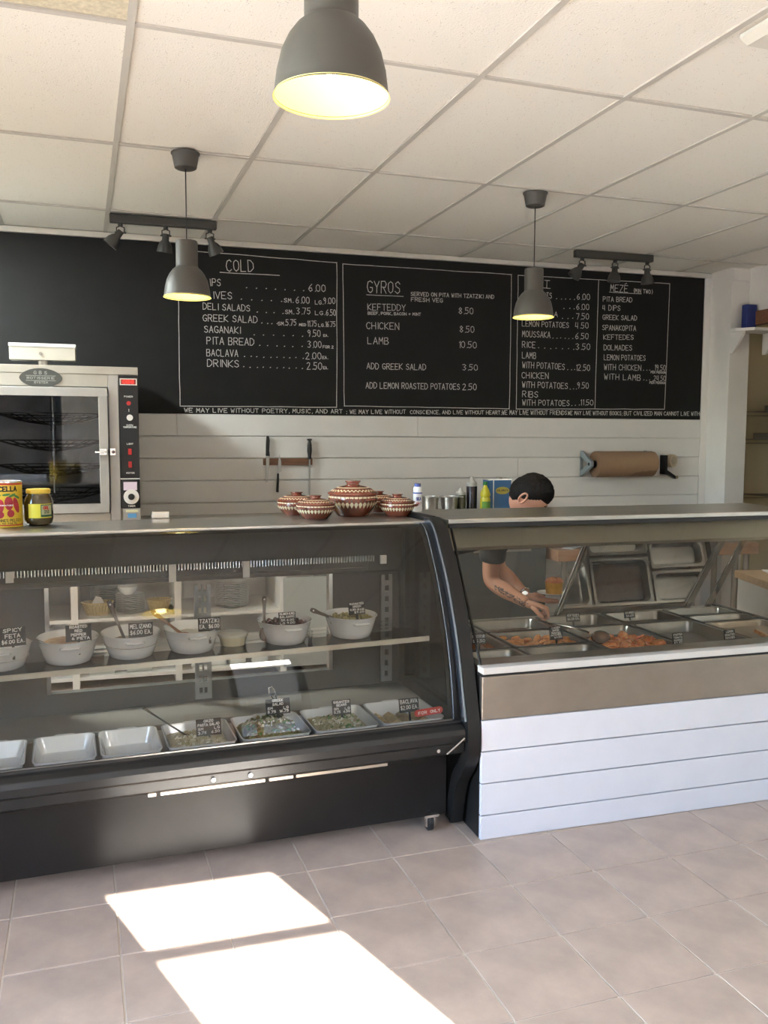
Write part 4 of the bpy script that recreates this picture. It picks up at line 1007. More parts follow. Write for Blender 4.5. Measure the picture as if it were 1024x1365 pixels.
foods(20, .72, 1.0, .24, .52, .592, 'tomato_chicken_piece', 'glossy red piece in the tomato chicken pan', 'food', 'tomato chicken pieces', mat('red_chicken', (.72, .15, .035), .25, col2=(.78, .42, .14), nscale=55, bump=.5, coat=.4), lump(.036, .025, .020, 4), 2, .020)
foods(14, .72, .98, .26, .50, .620, 'pepper_slice', 'bright slice of pepper or onion on the tomato chicken', 'food', 'pepper and onion slices', mat('pepper_slice', (.80, .45, .15), .3, col2=(.70, .08, .03), nscale=30), lump(.022, .006, .005, 5, 8, 6), 3, .012)
foods(9, 1.08, 1.34, .24, .36, .586, 'roast_potato', 'brown roast potato at the front of the nearly empty pan', 'food', 'lemon roast potatoes', mat('roast_potato', (.36, .17, .06), .4, noise=.4, nscale=40), lump(.027, .020, .015, 6), 4, .006)
foods(12, .11, .27, .44, .64, .596, 'pasta_square', 'browned square of baked pasta in the left pan', 'food', 'baked pasta squares', RUST, lambda: MB().box(-.020, .020, -.016, .016, -.006, .008), 5, .004)
foods(5, 1.50, 1.72, .24, .36, .603, 'filo_pastry', 'golden filo pastry at the front of the pale tray', 'pastry', 'filo pastries', mat('filo', (.66, .36, .12), .4, col2=(.45, .16, .05), nscale=50, bump=.4), lambda: MB().prism([(-.045, -.03), (.045, -.03), (.04, .03), (-.04, .03)], 'z', -.004, .012), 6, .003)
foods(1, .56, .62, .235, .30, .585, 'stewed_piece', 'dark round piece at the right end of the front gravy pan', 'food', None, mat('mushroom', (.16, .10, .055), .4, noise=.4, nscale=40), lump(.034, .024, .02, 3), 7, 0)
# ladle in the tomato chicken, held serving spoon
t = thing('ladle', 'round-bowled steel ladle lying in the tomato chicken, handle up to the hand', 'ladle', W(.735, .46, .628))
MB().tube([(-.015, .02, .016), (-.06, .08, .026), (-.085, .21, .020), (-.088, .26, .012)], [.006, .005, .005, .005], 8).build('ladle_handle', STEELB, t, smooth=True)
MB().sphere((.02, -.02, .0), (.042, .042, .030), 20, 12).build('ladle_bowl', mat('ladle_sauce', (.20, .09, .04), .2, .3, noise=.4, nscale=30, coat=.5), t, smooth=True)
def th_(x, y, z, w, h, lines, label, rz=0, sc=.0018): tagcard(W(x, y, z), w, h, lines, R(rz), label, th=sc, tilt=R(-10))
th_(.165, .42, .640, .062, .044, ['PASTITSIO', '$6.50'], 'black tag lettered PASTITSIO at the left of the hot counter', -3)
th_(.52, .41, .640, .066, .056, ['CHICKEN', 'BAKED', 'ROASTED', 'POTATOES', '>$9.50'], 'black tag with four lines of writing just below the hand', 8)
th_(.775, .72, .640, .070, .040, ['KEFTEDES', '$6.00 EA.'], 'black tag lettered KEFTEDES behind the ladle', -2)
th_(1.08, .72, .640, .062, .034, ['DOLMADES', '$6.00'], 'black tag lettered DOLMADES in the rear row', 6)
th_(1.00, .225, .625, .052, .052, ['STUFFED', 'TOMATO', 'SUPPER', '>$7.50'], 'black tag at the front right of the tomato chicken', 2)
th_(1.27, .235, .627, .066, .046, ['LEMON', 'ROASTED', 'POTATOES'], 'black tag lettered LEMON ROASTED POTATOES, tilted', 10)
th_(1.60, .30, .640, .080, .048, ['SPANAKOPITA', '$3.50'], 'black tag lettered SPANAKOPITA on the pastry tray at the right', -6)

# ================================================================ BACK COUNTER UNDER THE WALL
bc = thing('back_counter', 'white shelf counter under the plank wall, its open shelves seen through the deli case', 'counter', (XL+.05, 5.40, 0))
bx = lambda x0, x1, y0, y1, z0, z1: MB().box(x0-(XL+.05), x1-(XL+.05), y0-5.40, y1-5.40, z0, z1)
bx(XL+.05, 2.85, 5.38, 6.03, .945, .98).build('worktop', STEEL, bc, bevel=.003)
bx(XL+.05, 1.36, 5.98, 6.0, .05, .945).build('back_panel', WHITEP, bc)
bx(XL+.05, 1.36, 5.44, 5.98, .40, .42).build('shelf_board', WHITEP, bc); bx(XL+.05, 1.36, 5.44, 5.98, .05, .07).build('shelf_board', WHITEP, bc)
for x in (-2.0, -1.2, -.245, .352, 1.0, 1.335): bx(x-.02, x+.02, 5.43, 5.98, 0, .945).build('upright', WHITEP, bc)
bx(XL+.05, -.44, 5.41, 5.43, .05, .93).build('cabinet_front', GREYP, bc)
bx(1.00, 1.345, 5.42, 5.44, .05, .62).build('cabinet_front', mat('pale_panel', (.42, .44, .43), .4), bc)
# stacked plates and baskets on the shelf
def plate(x, y, z, r, label, grp, proto=[None]):
    if proto[0] is None:
        proto[0] = MB().lathe([(0, .0), (.5, 0), (.56, .04), (.98, .14), (1, .155), (.985, .165), (.56, .07), (0, .05)], n=32).build('plate', CERAM, None, smooth=True); o = proto[0]
    else: o = proto[0].copy(); COL.objects.link(o)
    o.location = (x, y, z); o.scale = (r, r, r); return tag(o, label, 'plate', grp)
for k in range(10): plate(.075, 5.60, .4205+.0112*k, .088, 'white plate in the stack between the two baskets', 'stack of white plates between the baskets')
for k in range(12): plate(-.06, 5.80, .4205+.0112*k, .11, 'white plate in the tall stack at the back of the shelf', 'tall stack of plates at the back of the shelf')
for k in range(14): plate(.70, 5.62, .4205+.0112*k, .11, 'white plate in the stack right of the second upright', 'stack of plates right of the uprights')
t = thing('bowl', 'white bowl on top of the plates between the baskets', 'bowl', (.06, 5.60, .5335)); MB().lathe([(0, 0), (.03, 0), (.05, .02), (.062, .05), (.059, .05), (.046, .02), (0, .006)], n=32).build('bowl_body', CERAM, t, smooth=True)
BASK = mat('basket_straw', (.62, .50, .28), .7, noise=.25, nscale=60, bump=.5)
def basket(x, y, z, label, w=.115, h=.075):
    t = thing('bread_basket', label, 'basket', (x, y, z)); n = 26; m = MB()
    for k in range(n):
        a, b = 2*math.pi*(k+.08)/n, 2*math.pi*(k+.92)/n
        f = lambda an, r, zz: (w*r*math.cos(an), w*.72*r*math.sin(an), zz)
        m.add([f(a, .70, .004), f(b, .70, .004), f(b, 1.0, h), f(a, 1.0, h), f(a, .66, .004), f(b, .66, .004), f(b, .96, h), f(a, .96, h)], [(0, 1, 2, 3), (7, 6, 5, 4), (3, 2, 6, 7), (0, 3, 7, 4), (1, 5, 6, 2)])
    m.build('basket_strips', BASK, t)
    MB().lathe([(w*.70, 0), (w*.70, .006), (0, .006)], n=26, sy=.72).build('basket_base', BASK, t)
    MB().tube([(w*1.0*math.cos(2*math.pi*k/30), w*.72*math.sin(2*math.pi*k/30), h) for k in range(30)], .004, 6, closed=True).build('basket_rim', BASK, t, smooth=True)
    return t
basket(-.118, 5.58, .4205, 'pale straw basket with a white paper in it, left of the plates', .095)
basket(.245, 5.55, .4205, 'pale straw basket right of the plate stack', .076, .08)
o = MB().prism([(-.045, 0), (.05, -.01), (.02, .05), (-.01, .06)], 'y', -.002, .002).build('paper_napkin', PAPER, None, loc=(-.115, 5.57, .475), rot=(R(-20), 0, R(8))); tag(o, 'folded white paper napkin standing in the left basket', 'napkin')
bag = MB().sphere((0, 0, .145), (.068, .05, .14), 24, 16, fn=lambda p: tuple(q*(1+.10*math.sin(11*p[0]+9*p[2])*math.cos(8*p[1]+7*p[2])) for q in p)).build('plastic_bag', mat('plastic_bag', (.66, .70, .74), .25, noise=.3, nscale=12, bump=.6, bscale=20), None, smooth=True, loc=(-.345, 5.60, .100)); tag(bag, 'crumpled whitish plastic bag at the left end of the open shelves', 'bag')
for k, (x, z) in enumerate(((.48, .07), (.60, .07), (.72, .07), (.86, .07), (.53, .128), (.66, .128), (.80, .128))):
    o = MB().box(-.052, .052, -.06, .06, 0, .056).build('food_container', mat('foam_white', (.66, .68, .66), .6), None, bevel=.008, loc=(x, 5.55, z+.0008)); tag(o, 'white lidded food container stacked on the bottom shelf', 'container', 'white food containers on the bottom shelf')
for k, (x, w) in enumerate(((-.10, .15), (.12, .15))):
    o = MB().box(-w/2, w/2, -.12, .12, 0, .12).build('carton', mat('carton_grey', (.40, .41, .38), .7), None, bevel=.004, loc=(x, 5.60, .0705)); tag(o, ['pale grey carton on the bottom shelf below the left basket', 'pale grey carton on the bottom shelf below the plates'][k], 'box')
# dark refrigerator drawers right of the open shelves
t = thing('undercounter_fridge', 'dark grey undercounter refrigerator behind the server', 'refrigerator', (2.10, 5.42, 0))
FR = mat('fridge_grey', (.095, .10, .095), .4, .3, noise=.15, nscale=6)
MB().box(-.72, .74, .02, .56, .05, .94).build('fridge_body', FR, t)
for a, b in ((-.71, -.01), (.01, .73)): 
    d = MB().box(a, b, 0, .02, .08, .78).build('fridge_door', FR, t, bevel=.004); MB().box(a+.18, b-.12, -.012, 0, .735, .75).build('door_handle', STEELD, d)
MB().box(-.71, .73, .0, .02, .79, .93).build('fridge_grille', mat('fridge_grille', (.06, .06, .06), .5), t)
for x in (-.68, .70): MB().box(x-.02, x+.02, .05, .5, 0, .05).build('fridge_foot', BLACKP, t)

# ================================================================ ROTISSERIE OVEN
ov = thing('rotisserie_oven', 'stainless rotisserie oven with glass door and black control strip at the left', 'oven', (-.60, 5.15, .98))
# local: x -.85..+.735 ; z 0..
XR_ = .734; XLf = -.75; ZB = .048
OST = mat('oven_steel', (.40, .385, .36), .48, .6, noise=.12, nscale=7)
m = MB(); m.box(XLf, XLf+.02, .03, .80, ZB, .90); m.box(.60, XR_, .03, .80, ZB, .90); m.box(XLf+.02, .60, .78, .80, ZB, .90); m.box(XLf+.02, .60, .03, .78, ZB, .10); m.box(XLf+.02, .60, .03, .78, .79, .90); m.build('oven_body', OST, ov)
OIN = mat('oven_inside', (.55, .56, .58), .6, 0, noise=.4, nscale=6)
m = MB(); m.box(XLf+.021, .599, .77, .779, .101, .789); m.box(XLf+.021, .599, .04, .77, .101, .105); m.box(XLf+.021, XLf+.025, .04, .77, .105, .785); m.box(.595, .599, .04, .77, .105, .785); m.box(XLf+.021, .599, .04, .77, .785, .789); m.build('oven_cavity', OIN, ov)
MB().box(XLf, XR_, -.003, .03, .865, .908).build('top_band', mat('warm_steel', (.43, .40, .345), .5, .5, noise=.12, nscale=7), ov, bevel=.002)
MB().box(XLf, .573, 0, .03, .795, .864).build('upper_fascia', MT['warm_steel'], ov, bevel=.002)
MB().box(.574, .628, -.002, .03, ZB, .864).build('side_fascia', OST, ov, bevel=.002)
MB().box(XLf, .573, 0, .03, ZB, .095).build('lower_fascia', MT['warm_steel'], ov, bevel=.002)
MB().box(.629, XR_, -.004, .03, .120, .860).build('control_panel', BLACKP, ov, bevel=.002)
MB().box(.640, XR_-.0, -.006, .03, ZB, .118).build('label_plate', OST, ov)
for x in (XLf+.05, XR_-.05): 
    for y in (.08, .72): MB().tube([(x, y, 0), (x, y, ZB)], .02, 12).build('oven_foot', BLACKP, ov)
dr = MB(); dr.box(XLf+.02, .568, -.022, 0, .742, .790); dr.box(XLf+.02, .568, -.022, 0, .098, .150); dr.box(.520, .568, -.022, 0, .150, .742); dr.box(XLf+.02, XLf+.07, -.022, 0, .150, .742)
dr.build('door_frame', OST, ov, bevel=.004)
MB().box(XLf+.07, .52, -.012, -.006, .150, .742).build('door_glass', glass('oven_glass', (.75, .76, .78)), ov)
sh_ = MB(); cxo, cyo = .26, .36
sh_.tube([(cxo, cyo, .105), (cxo, cyo, .785)], .010, 10)
for z in (.19, .33, .47, .61): sh_.tube([(cxo, cyo, z-.055), (cxo, cyo, z-.012)], .017, 12)
sh_.build('spit_shaft', STEELB, ov, smooth=True)
for z in (.175, .325, .47, .62):
    m = MB(); n = 18; rr = .31
    for k in range(n):
        a = 2*math.pi*(k+.4)/n; x, y = math.cos(a), math.sin(a)
        m.tube([(cxo, cyo, z-.035), (cxo+x*rr*.5, cyo+y*rr*.5, z-.015), (cxo+x*rr, cyo+y*rr, z+.03)], .003, 5)
    for r_, dz_ in ((rr, .03), (rr*.55, -.012), (rr*.78, .008)): m.tube([(cxo+r_*math.cos(2*math.pi*k/40), cyo+r_*math.sin(2*math.pi*k/40), z+dz_) for k in range(40)], .0035, 6, closed=True)
    m.build('wire_rack', WIRE, ov, smooth=True)
m = MB(); m.box(.520, .560, -.036, -.022, .420, .455); m.tube([(.500, -.036, .437), (.53, -.046, .437), (.556, -.042, .437)], .0075, 8); m.box(.576, .606, -.014, -.002, .418, .458); m.tube([(.59, -.016, .437), (.598, -.022, .437)], .010, 12)
m.build('door_latch', CHROME, ov, bevel=.002)
# badge
m = MB(); P = [(.11*math.cos(R(a))*(1 if abs(math.cos(R(a))) < .8 else 1), .052*math.sin(R(a))*(abs(math.sin(R(a)))**.2 if abs(math.sin(R(a))) > .01 else 0)) for a in range(0, 360, 12)]
bg_ = MB().prism(P, 'y', -.006, .0).build('badge', mat('badge_metal', (.10, .105, .095), .4, .8), ov, loc=(.227, 0, .838))
lt = MB(); fb_ = lambda u, v, l: (u, -.0068, v); write(lt, 'G B S', (-.035, .020), (.032, .020), .016, fb_, .003); write(lt, 'ROTISSERIE', (-.07, -.007), (.07, -.007), .012, fb_, .0025); write(lt, 'SYSTEM', (-.035, -.030), (.035, -.030), .010, fb_, .002)
ribbon(lt, [(-.075, .012), (.075, .012)], .0025, fb_); ribbon(lt, [(-.075, -.015), (.075, -.015)], .0025, fb_); lt.build('badge_lettering', mat('badge_letters', (.38, .38, .35), .4), bg_)
# control panel details
RED = mat('red_indicator', (.45, .015, .015), .35); WL = INK
pcx = .682
m = MB(); m.box(.636, .728, -.0065, -.004, .808, .845); m.build('display_frame', STEELB, ov); d_ = MB().box(.642, .722, -.0085, -.006, .813, .840).build('display', mat('display_red', (.22, .01, .01), .3), ov)
lt = MB(); write(lt, '0BS', (.652, .818), (.712, .818), .017, lambda u, v, l: (u, -.009, v), .003); lt.build('display_digits', mat('display_lit', (.5, .02, .02), .4, emit=(1, .05, .03), estr=.6), d_)
for z, nm in ((.708, 'red_light'),): MB().tube([(pcx, -.004, z), (pcx, -.012, z)], .012, 14).build(nm, RED, ov)
MB().tube([(pcx+.004, -.004, .628), (pcx+.004, -.020, .628)], .017, 20).build('white_knob', WHITEP, ov, smooth=True)
for z in (.438, .366): MB().box(pcx-.008, pcx+.010, -.009, -.004, z-.017, z+.017).build('rocker_switch', RED, ov)
MB().box(.629, XR_, -.0055, -.004, .283, .290).build('panel_divider', STEELB, ov)
MB().box(.645, .718, -.0055, -.004, .222, .268).build('notice_sticker', mat('sticker_pink', (.66, .56, .68), .6), ov)
MB().lathe([(.020, 0), (.042, 0), (.042, .006), (.020, .006)], n=32).build('timer_ring', WHITEP, ov, loc=(pcx+.004, -.004, .185), rot=(R(90), 0, 0))
MB().tube([(pcx+.004, -.004, .185), (pcx+.004, -.022, .185)], .018, 20).build('timer_knob', BLACKP, ov, smooth=True)
MB().box(.655, .722, -.008, -.006, .098, .110).build('yellow_sticker', mat('sticker_yellow', (.60, .58, .36), .6), ov); MB().box(.665, .712, -.008, -.006, .066, .090).build('blue_sticker', mat('sticker_blue', (.10, .30, .55), .6), ov)
lt = MB(); fo = lambda u, v, l: (u, -.0048, v)
for s, x0, x1, z in (('POWER', .658, .705, .741), ('OVEN', .668, .702, .582), ('TEMPERATURE', .650, .722, .571), ('LIGHT', .668, .702, .478), ('MOTOR', .662, .706, .315), ('TIMER', .668, .706, .128)): write(lt, s, (x0, z), (x1, z), .008, fo, .0018)
ribbon(lt, [(.682, .662), (.682, .676)], .0025, fo); lt.build('panel_lettering', WL, ov)
# vent box on the oven
t = thing('vent_box', 'long pale metal box standing on a short post on top of the oven', 'vent', (-.365, 5.20, 1.888))
MB().box(-.17, .17, 0, .10, .030, .118).build('box_body', mat('pale_metal', (.52, .49, .42), .5, .3), t, bevel=.003); MB().box(-.172, .172, -.004, .104, .102, .120).build('box_lid', WHITEP, t)
MB().tube([(.0, .05, 0), (.0, .05, .03)], .028, 14).build('box_post', STEEL, t); MB().tube([(-.01, 0, .065), (-.01, -.008, .065)], .009, 12).build('box_screw', STEELD, t)

# ================================================================ ON THE WALL
yw = YB-.016
t = thing('knife_rack', 'brown wooden magnetic knife strip on the white planks', 'knife rack', (1.148, yw, 1.335))
MB().box(-.172, .172, -.018, 0, -.024, .022).build('rack_strip', WOOD, t, bevel=.002)
BL = mat('knife_blade', (.42, .42, .41), .3, 1.0)
t = thing('carving_knife', 'long knife with black handle on top, left end of the strip', 'knife', (1.004, yw-.024, 1.35))
MB().prism([(-.011, -.16), (.0, -.15), (.012, -.02), (.014, .03), (-.010, .03)], 'y', -.0015, .0015).build('blade', BL, t); MB().prism([(-.012, .025), (.016, .025), (.012, .06), (.015, .13), (.010, .16), (-.006, .162), (-.010, .10)], 'y', -.009, .009).build('handle', BLACKP, t, bevel=.004)
t = thing('chefs_knife', 'knife hanging with its black handle below the strip', 'knife', (1.082, yw-.024, 1.30))
MB().prism([(-.012, -.05), (.020, -.03), (.016, .04), (.004, .085), (-.004, .04)], 'y', -.0015, .0015).build('blade', BL, t); MB().prism([(-.020, -.175), (-.003, -.178), (.0, -.10), (.0, -.045), (-.012, -.045), (-.016, -.10)], 'y', -.008, .008).build('handle', BLACKP, t, bevel=.004)
t = thing('sharpening_steel', 'long sharpening steel with black handle at the right end of the strip', 'sharpening steel', (1.297, yw-.026, 1.35))
MB().tube([(0, 0, -.25), (0, 0, .0)], .006, 10).build('steel_rod', BL, t, smooth=True); m = MB(); m.lathe([(.006, 0), (.016, .004), (.012, .02), (.017, .06), (.016, .10), (.010, .128), (.018, .134), (.018, .142), (0, .145)], n=18); m.build('handle', BLACKP, t, smooth=True)
# paper roll
t = thing('paper_roll_dispenser', 'wall bracket holding a roll of brown paper', 'dispenser', (3.72, yw, 1.31))
for x in (-.285, .275):
    m = MB(); m.prism([(0, .095), (-.02, .095), (-.165, .018), (-.165, -.018), (-.02, -.095), (0, -.095), (0, -.06), (-.11, 0), (0, .06)], 'x', x-.012, x+.012); m.box(x-.012, x+.012, -.010, 0, -.10, .10)
    m.build('bracket', mat('bracket_grey', (.30, .35, .38), .4, .4), t, bevel=.002)
MB().tube([(-.30, -.135, 0), (.29, -.135, 0)], .012, 12).build('axle', BLACKP, t)
t = thing('brown_paper_roll', 'wide roll of brown kraft paper with a torn loose edge', 'paper roll', (3.72, yw-.135, 1.31))
MB().lathe([(.026, -.245), (.097, -.245), (.097, .245), (.026, .245)], n=44, cap0=False, cap1=False).build('paper', mat('kraft_inner', (.20, .12, .07), .8), t, smooth=True, rot=(0, R(90), 0))
MB().lathe([(.0215, -.248), (.030, -.248), (.030, .248), (.0215, .248)], n=24, cap0=False, cap1=False).build('core', BLACKP, t, rot=(0, R(90), 0))
m = MB(); n = 26; vs = []; A = 14
for k in range(n+1):
    u = -.25+.50*k/n; f = k/n; end = 205+14*math.sin(f*30) if f < .36 else (205-78*(f-.36)/.28+4*math.sin(k*1.9) if f < .64 else 127-10*(f-.64)/.36+2*math.sin(k*1.9))
    for q in range(A+1):
        an = R(20+(end-20)*q/A); vs.append((u, -.0985*math.sin(an), .0985*math.cos(an)))
m.add(vs, [(k*(A+1)+q, (k+1)*(A+1)+q, (k+1)*(A+1)+q+1, k*(A+1)+q+1) for k in range(n) for q in range(A)])
m.build('loose_sheet', KRAFT, t, smooth=True)
# tape dispenser
t = thing('tape_dispenser', 'black wall tape dispenser with a beige tape roll', 'tape dispenser', (4.19, yw, 1.285))
m = MB(); m.box(-.055, -.035, -.075, 0, -.06, .09); m.prism([(-.055, -.06), (-.02, -.06), (.055, -.10), (.055, -.075), (-.02, -.03), (-.055, -.03)], 'y', -.06, -.02); m.build('dispenser_frame', BLACKP, t, bevel=.002)
MB().lathe([(.032, -.022), (.050, -.022), (.050, .022), (.032, .022)], n=32, cap0=False, cap1=False).build('tape', mat('tape_beige', (.55, .46, .33), .4), t, loc=(.018, -.045, .045), rot=(R(90), 0, R(20)))
MB().tube([(.018, -.02, .045), (.018, -.07, .045)], .030, 18).build('tape_hub', mat('hub_cream', (.45, .40, .30), .5), t); MB().tube([(.06, -.065, -.085), (.06, -.01, -.085)], .012, 10).build('cutter_bar', STEELB, t)
# wall shelf with blue box
t = thing('wall_shelf', 'small white bracket shelf high on the corner column', 'shelf', (4.56, 5.79, 2.32))
MB().prism([(-.03, 0), (.50, 0), (.50, -.20), (.06, -.20), (-.03, -.10)], 'z', 0, .022).build('shelf_board', WHITEP, t, bevel=.002)
for x in (.0, .30): MB().prism([(0, 0), (-.15, 0), (-.14, -.03), (-.03, -.16), (0, -.16)], 'x', x, x+.022).build('shelf_bracket', WHITEP, t, bevel=.002)
o = MB().box(-.045, .045, -.03, .03, 0, .18).build('blue_box', mat('blue_box', (.02, .035, .17), .5, noise=.2, nscale=20), None, bevel=.004, loc=(4.655, 5.70, 2.3425)); tag(o, 'upright dark blue box on the white wall shelf', 'box')
# store room wire shelving
t = thing('wire_shelf_rack', 'wire shelving with dark trays in the yellow store room at the right edge', 'shelving', (5.25, 5.70, 0))
for x in (-.42, .42):
    for y in (-.22, .22): MB().tube([(x, y, 0), (x, y, 1.95)], .013, 10).build('post', STEEL, t)
for z in (.35, 1.06, 1.50, 1.72):
    m = MB()
    for y in (-.22, .22): m.tube([(-.42, y, z), (.42, y, z)], .005, 6); m.tube([(-.42, y, z-.03), (.42, y, z-.03)], .004, 6)
    for k in range(22): m.tube([(-.41+k*.039, -.22, z-.03), (-.41+(k+.5)*.039, -.22, z)], .003, 5)
    for k in range(18): m.tube([(-.42, -.2+k*.024, z), (.42, -.2+k*.024, z)], .0025, 5)
    m.build('wire_shelf', STEELD, t)
for k, (x, z, h) in enumerate(((-.2, 1.5025, .05), (.15, 1.5025, .06), (-.1, 1.7225, .05), (.0, 1.0625, .03))):
    o = MB().box(-.17, .17, -.18, .18, 0, h).build('metal_tray', STEELD, None, bevel=.006, loc=(5.25+x, 5.70, z)); tag(o, ['steel tray on the middle wire shelf, left one', 'steel tray on the middle wire shelf, right one', 'steel tray on the top wire shelf', 'flat steel tray on the wire shelf just above the counter'][k], 'tray')

# ---- bottles on the back worktop
def wk(x, y): return (x, y, .981)
t = thing('olive_oil_tin', 'blue rectangular oil tin with yellow oval emblem next to the head', 'tin', wk(2.58, 5.70))
OB = mat('tin_blue', (.02, .11, .28), .3); MB().box(-.088, .088, -.05, .05, 0, .232).build('tin_body', OB, t, bevel=.004); MB().box(-.09, .09, -.052, .052, .228, .236).build('tin_rim', STEELB, t)
MB().tube([(.02, 0, .236), (.02, 0, .246)], .018, 16).build('tin_cap', STEELD, t); MB().box(-.052, -.045, -.0515, -.05, .004, .226).build('white_stripe', INK, t)
EM = mat('emblem_yellow', (.42, .34, .05), .4); MB().prism([(.02+.052*math.cos(R(a)), .155+.026*math.sin(R(a))) for a in range(0, 360, 15)], 'y', -.053, -.0505).build('emblem', EM, t)
m = MB(); write(m, 'KALAMATA', (-.022, .150), (.062, .150), .012, lambda u, v, l: (u, -.0536, v), .0025); m.build('emblem_lettering', BLACKP, t)
def squeeze(x, r, h, m1, m2, label):
    t = thing('squeeze_bottle', label, 'bottle', wk(x, 5.70)); MB().lathe([(0, 0), (r, 0), (r, h*.72), (r*.9, h*.76)], n=24).build('bottle_body', m1, t, smooth=True)
    MB().lathe([(r*.98, h*.72), (r*.98, h*.82), (r*.55, h*.87), (r*.25, h*1.0), (0, h*1.0)], n=24).build('bottle_nozzle', m2, t, smooth=True)
CLR = mat('clear_plastic', (.50, .49, .47), .3)
squeeze(2.305, .036, .175, mat('dark_green_oil', (.055, .06, .03), .2), CLR, 'short squeeze bottle of dark green oil right of the muffin tin')
squeeze(2.388, .038, .255, mat('dark_syrup', (.03, .022, .03), .2), CLR, 'tall squeeze bottle of dark syrup beside the lemon bottle')
t = thing('lemon_juice_bottle', 'yellow lemon juice bottle with green cap left of the oil tin', 'bottle', wk(2.452, 5.61))
MB().lathe([(0, 0), (.034, 0), (.036, .01), (.036, .10), (.030, .115), (.036, .13), (.030, .155), (.013, .19), (.012, .20)], n=28).build('bottle_body', mat('lemon_yellow', (.55, .50, .03), .3), t, smooth=True)
MB().lathe([(.013, .198), (.015, .2), (.015, .222), (0, .223)], n=18).build('bottle_cap', mat('cap_green', (.02, .22, .05), .4), t); wrap(.036, R(-60), R(60), .03, .085, mat('label_leaf_green', (.12, .28, .04), .5), 'bottle_label', t)
t = thing('muffin_tin', 'grey metal baking tin with deep cups at the left of the bottles', 'baking tin', wk(2.150, 5.66))
for k, x in enumerate((-.085, .055)): MB().lathe([(0, .02), (.052, .02), (.062, .118), (.070, .120), (.070, .123), (.060, .123), (.050, .028), (0, .026)], n=28).build('tin_cup', STEEL, t, loc=(x, 0, 0), smooth=True)
m = MB(); m.box(-.16, .13, -.075, -.066, .117, .122); m.box(-.16, .13, .066, .075, .117, .122); m.build('tin_rim', STEEL, t); MB().box(-.15, .12, -.06, .06, 0, .03).build('tin_stand', STEELD, t)

# ================================================================ RIGHT REAR: butcher block table, white counter
t = thing('butcher_block_table', 'thick wooden block table on metal legs behind the hot counter', 'table', (3.75, 5.60, 0))
MB().box(-.88, .76, -.28, .20, .665, .742).build('table_top', BUTCH, t, bevel=.004)
for x in (-.80, .70):
    for y in (-.22, .14): MB().tube([(x, y, 0), (x, y, .665)], .022, 14).build('leg', STEELD, t)
MB().tube([(.62, -.20, 0), (.62, -.20, .665)], .022, 14).build('leg', STEELD, t)
for k in range(9):
    m = MB(); a, b = random.uniform(.05, .09), random.uniform(.04, .08); m.add([(-a, -b, 0), (a, -b, .004), (a*.8, b, .012), (-a, b, .002), (0, 0, .018)], [(0, 1, 4), (1, 2, 4), (2, 3, 4), (3, 0, 4)])
    o = m.build('paper_sheet', PAPER, None, loc=(2.98+random.uniform(-.03, .16), 5.45+random.uniform(-.06, .08), .744+.004*k), rot=(0, 0, random.uniform(0, 3))); tag(o, 'crumpled white paper sheet on the left end of the wooden block table', 'paper', 'papers on the block table')
for k, x in enumerate((4.20, 4.42)):
    t = thing('plastic_bin', ['grey plastic bin on the right end of the block table, left one', 'grey plastic bin on the right end of the block table, cut by the frame'][k], 'bin', (x, 5.50, .743))
    MB().lathe([(.0, 0), (.09, 0), (.102, .10), (.106, .104), (.106, .11), (.098, .11), (.088, .01), (0, .008)], n=4, sx=1, sy=1).build('bin_body', mat('bin_grey', (.30, .31, .30), .5), t, rot=(0, 0, R(45)))
t = thing('side_counter', 'white counter block with light wooden top at the right edge', 'counter', (3.30, 4.05, 0), R(-16))
MB().box(0, .75, -.55, 0, .03, .735).build('counter_body', WHITEP, t, bevel=.002); MB().box(-.015, .77, -.57, .015, .735, .775).build('counter_top', LWOOD, t, bevel=.003)
MB().box(.02, .73, -.53, -.02, 0, .03).build('plinth', BLACKP, t)
o = MB().box(-.12, .20, -.14, .14, 0, .006).build('cutting_board', PAPER, None, bevel=.001, loc=(3.47, 3.83, .776), rot=(0, 0, R(-25))); tag(o, 'thin white board lying on the light wooden counter top', 'board')

# ================================================================ SEATING BEHIND THE CAMERA (seen in the case glass)
def chair(x, y, rz, label):
    t = thing('wooden_chair', label, 'chair', (x, y, 0), rz, 'orange wooden chairs by the street window')
    for a in (-.19, .19):
        for b in (-.19, .19): MB().box(a-.018, a+.018, b-.018, b+.018, 0, .44 if b < 0 else .90).build('leg', CHAIRW, t, bevel=.003)
    MB().box(-.22, .22, -.22, .20, .44, .465).build('seat', CHAIRW, t, bevel=.006)
    for z in (.56, .66, .76, .86): MB().box(-.172, .172, .182, .198, z, z+.05).build('back_slat', CHAIRW, t)
chair(1.1, -.62, R(160), 'orange wooden slat-back chair by the door, behind the viewer')
chair(-1.5, -.65, R(200), 'orange wooden slat-back chair under the shop window, behind the viewer')

